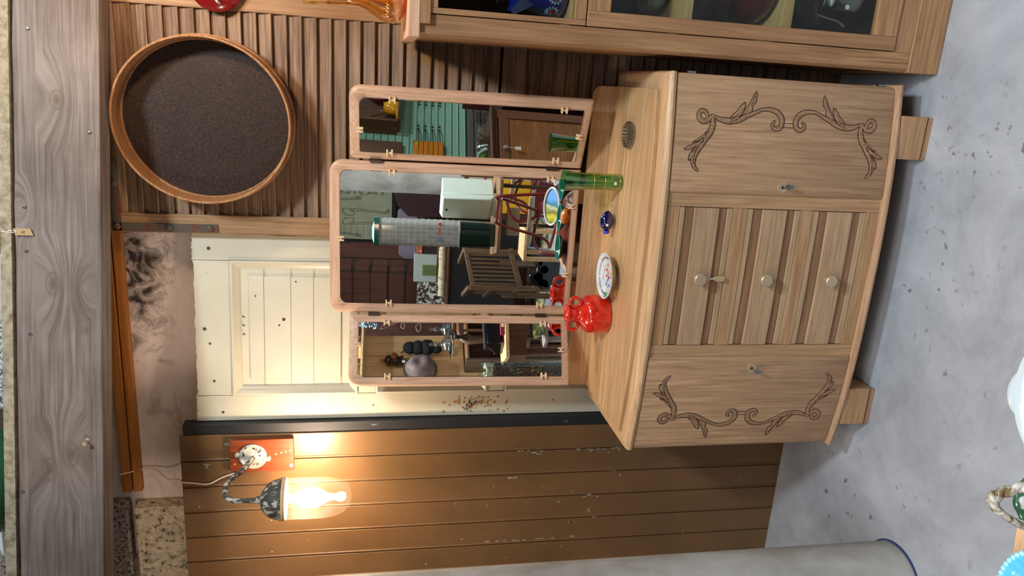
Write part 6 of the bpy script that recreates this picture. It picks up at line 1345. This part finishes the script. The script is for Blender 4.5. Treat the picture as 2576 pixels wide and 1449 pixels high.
bm = nbm(); box(bm, -1.896, -1.862, -1.434, -1.428, 1.243, 1.452); obj('end_strip', bm, flat('orange_edge', (176, 112, 44), .5), T1)
bm = nbm(); tube(bm, [(-1.862, -1.405, 1.432), (-1.8605, -1.405, 1.432)], .009, 16); obj('green_sticker', bm, flat('green_dot', (130, 216, 60), .5), T1)
T1 = thing('wooden_crate', 'dark wooden crate holding a yellow jug and red pan on the mint wall', 'crate', (-1.80, -1.75, 1.55))
CR = wood('crate_wood', (60, 40, 28), (96, 68, 48), 'z', 1, .6)
for nm, b4 in (('bottom', (-1.896, -1.755, -2.05, -1.52, 1.548, 1.562)), ('side', (-1.896, -1.755, -1.515, -1.50, 1.562, 2.0)), ('crate_back', (-1.896, -1.888, -2.05, -1.535, 1.562, 2.0))):
    bm = nbm(); box(bm, *b4); obj(nm, bm, CR, T1, bev=.001)
c = Vector((-1.81, -1.620, 1.5625)); T1 = thing('yellow_jug', 'yellow enamel jug with dark trim inside the wooden crate', 'jug', tuple(c))
bm = nbm(); lathe(bm, [(.0001, 0), (.045, 0), (.05, .02), (.045, .07), (.036, .09), (.040, .10), (.0001, .10)], c+Vector((0, -.04, 0)), 'z', 28); obj('jug_body', bm, flat('enamel_yellow', (206, 150, 22), .15, 0, .5), T1)
bm = nbm(); tube(bm, spline([c+Vector((0, -.03, .10)), c+Vector((0, -.02, .13)), c+Vector((0, .01, .10)), c+Vector((.0, .04, .16)), c+Vector((.0, .045, .185))], 6), .006, 8); obj('jug_handle', bm, flat('trim_brown', (90, 50, 16), .3), T1)
bm = nbm(); lathe(bm, [(.0001, 0), (.05, 0), (.058, .012), (.0001, .014)], c+Vector((0.02, .045, 0)), 'z', 24); obj('jug_lid', bm, flat('enamel_yellow2', (220, 176, 30), .15, 0, .5), T1)
bm = nbm(); lathe(bm, [(.10, .0), (.115, .012), (.13, .05), (.125, .05), (.10, .012)], (-1.865, -1.86, 1.695), 'x', 36, closed=True); lathe(bm, [(.0001, .0), (.11, .0), (.11, .006), (.0001, .006)], (-1.865, -1.86, 1.695), 'x', 36)
tagit(obj('red_pan', bm, flat('pan_red', (116, 16, 22), .2, 0, .5), loc=(-1.80, -1.93, 1.66)), 'dark red enamel pan standing on edge inside the wooden crate', 'pan')
T1 = thing('wall_box', 'plain brown wooden box fixed left of the mint gap in the right mirror', 'box', (-1.80, -1.36, 1.53)); bm = nbm(); box(bm, -1.896, -1.865, -1.415, -1.22, 1.525, 1.98); obj('box_body', bm, CR, T1, bev=.003)
# walnut cabinet
T1 = thing('walnut_cabinet', 'walnut cabinet with a framed door, steel knob and moulded top reflected in the right mirror', 'cabinet', (-1.72, -1.2, 0))
bm = nbm(); box(bm, -2.0+.15, -1.50, -1.42, -.92, .03, .925); obj('case', bm, M['walnut'], T1, bev=.002)
for z0, z1, o in ((.925, .945, .0), (.945, .958, .015), (.958, .972, .03)):
    bm = nbm(); box(bm, -1.852, -1.49+o, -1.43-o, -.90+o, z0, z1); obj('top_moulding', bm, M['walnut'], T1, bev=.004)
for y0, y1 in ((-1.425, -1.36), (-.99, -.925)):
    bm = nbm(); box(bm, -1.50, -1.478, y0, y1, .03, .925); obj('door_stile', bm, wood('walnut_y%g' % y0, (78, 46, 30), (118, 74, 50), 'z', 1, .4), T1, bev=.003)
for z0, z1 in ((.855, .915), (.04, .12)):
    bm = nbm(); box(bm, -1.50, -1.478, -1.36, -.99, z0, z1); obj('door_rail', bm, wood('walnut_z%g' % z0, (84, 50, 32), (124, 80, 54), 'y', 1, .4), T1, bev=.004)
bm = nbm(); box(bm, -1.50, -1.490, -1.36, -.99, .12, .855); obj('door_panel', bm, wood('burl', (92, 54, 26), (150, 100, 52), 'y', 1.4, .25, .8), T1)
bm = nbm(); lathe(bm, [(.0001, .03), (.012, .028), (.015, .018), (.008, .008), (.006, 0)], (-1.478, -1.10, .885), 'x', 20); obj('knob', bm, flat('knob_grey', (170, 176, 176), .3, .5), T1)
T2 = thing('price_tag', 'cream price tag on a string hanging from the walnut cabinet knob', 'tag', (-1.45, -1.09, .80))
bm = nbm(); tube(bm, [(-1.455, -1.10, .875), (-1.452, -1.097, .825)], .0014, 6); obj('string', bm, M['white_string'], T2)
bm = nbm(); prism(bm, [(-1.108, .785), (-1.082, .785), (-1.082, .815), (-1.089, .826), (-1.101, .826), (-1.108, .815)], lambda u, v, d: Vector((d, u, v)), -1.454, -1.452); obj('card', bm, flat('tag_cream', (206, 196, 176), .8), T2)
c = Vector((-1.60, -1.24, .9725)); T1 = thing('crystal_bowl', 'cut crystal bowl with a wavy rim on the walnut cabinet', 'bowl', tuple(c))
bm = nbm(); lathe(bm, [(.0001, .004), (.035, 0), (.045, .006), (.075, .04), (.10, .058), (.104, .064), (.095, .062), (.07, .045), (.04, .012), (.0001, .01)], c, 'z', 72, ribs=12, ra=.05); obj('bowl_body', bm, glassy('crystal', (206, 216, 212), .3), T1)
c = Vector((-1.58, -1.03, .9725)); T1 = thing('glass_candlestick', 'small clear glass candlestick with a ring handle on the walnut cabinet', 'candlestick', tuple(c))
bm = nbm(); lathe(bm, [(.035, 0), (.036, .006), (.012, .02), (.016, .034), (.010, .045), (.022, .055), (.024, .07), (.018, .07)], c, 'z', 28); obj('stick_body', bm, glassy('candle_glass', (214, 222, 216), .3), T1)
bm = nbm(); tube(bm, [c+Vector((0, -.035+.022*math.cos(a), .075+.024*math.sin(a))) for a in [2*PI*i/20 for i in range(20)]], .0022, 6, closed=True); obj('ring', bm, M['steel'], T1)
bm = nbm(); box(bm, -1.76, -1.70, -1.40, -1.0, .9725, 1.0); tagit(obj('green_tray', bm, flat('lime', (110, 160, 50), .3), bev=.004), 'lime green tray behind the crystal bowl', 'tray')
bm = nbm(); box(bm, -1.85, -1.50, -2.15, -1.60, .0, .86); tagit(obj('dark_chest', bm, flat('chest_dark', (40, 24, 18), .5), bev=.006), 'very dark brown chest standing beyond the walnut cabinet', 'chest')
bm = nbm(); prism(bm, [(-1.62, 1.13), (-1.62, .93), (-1.68, .93), (-1.72, 1.13)], lambda u, v, d: Vector((d, u, v)), -1.72, -1.60)
tagit(obj('maroon_block', bm, flat('maroon_leather', (92, 44, 44), .5), bev=.004), 'maroon leather covered block hanging above the dark chest', 'block')
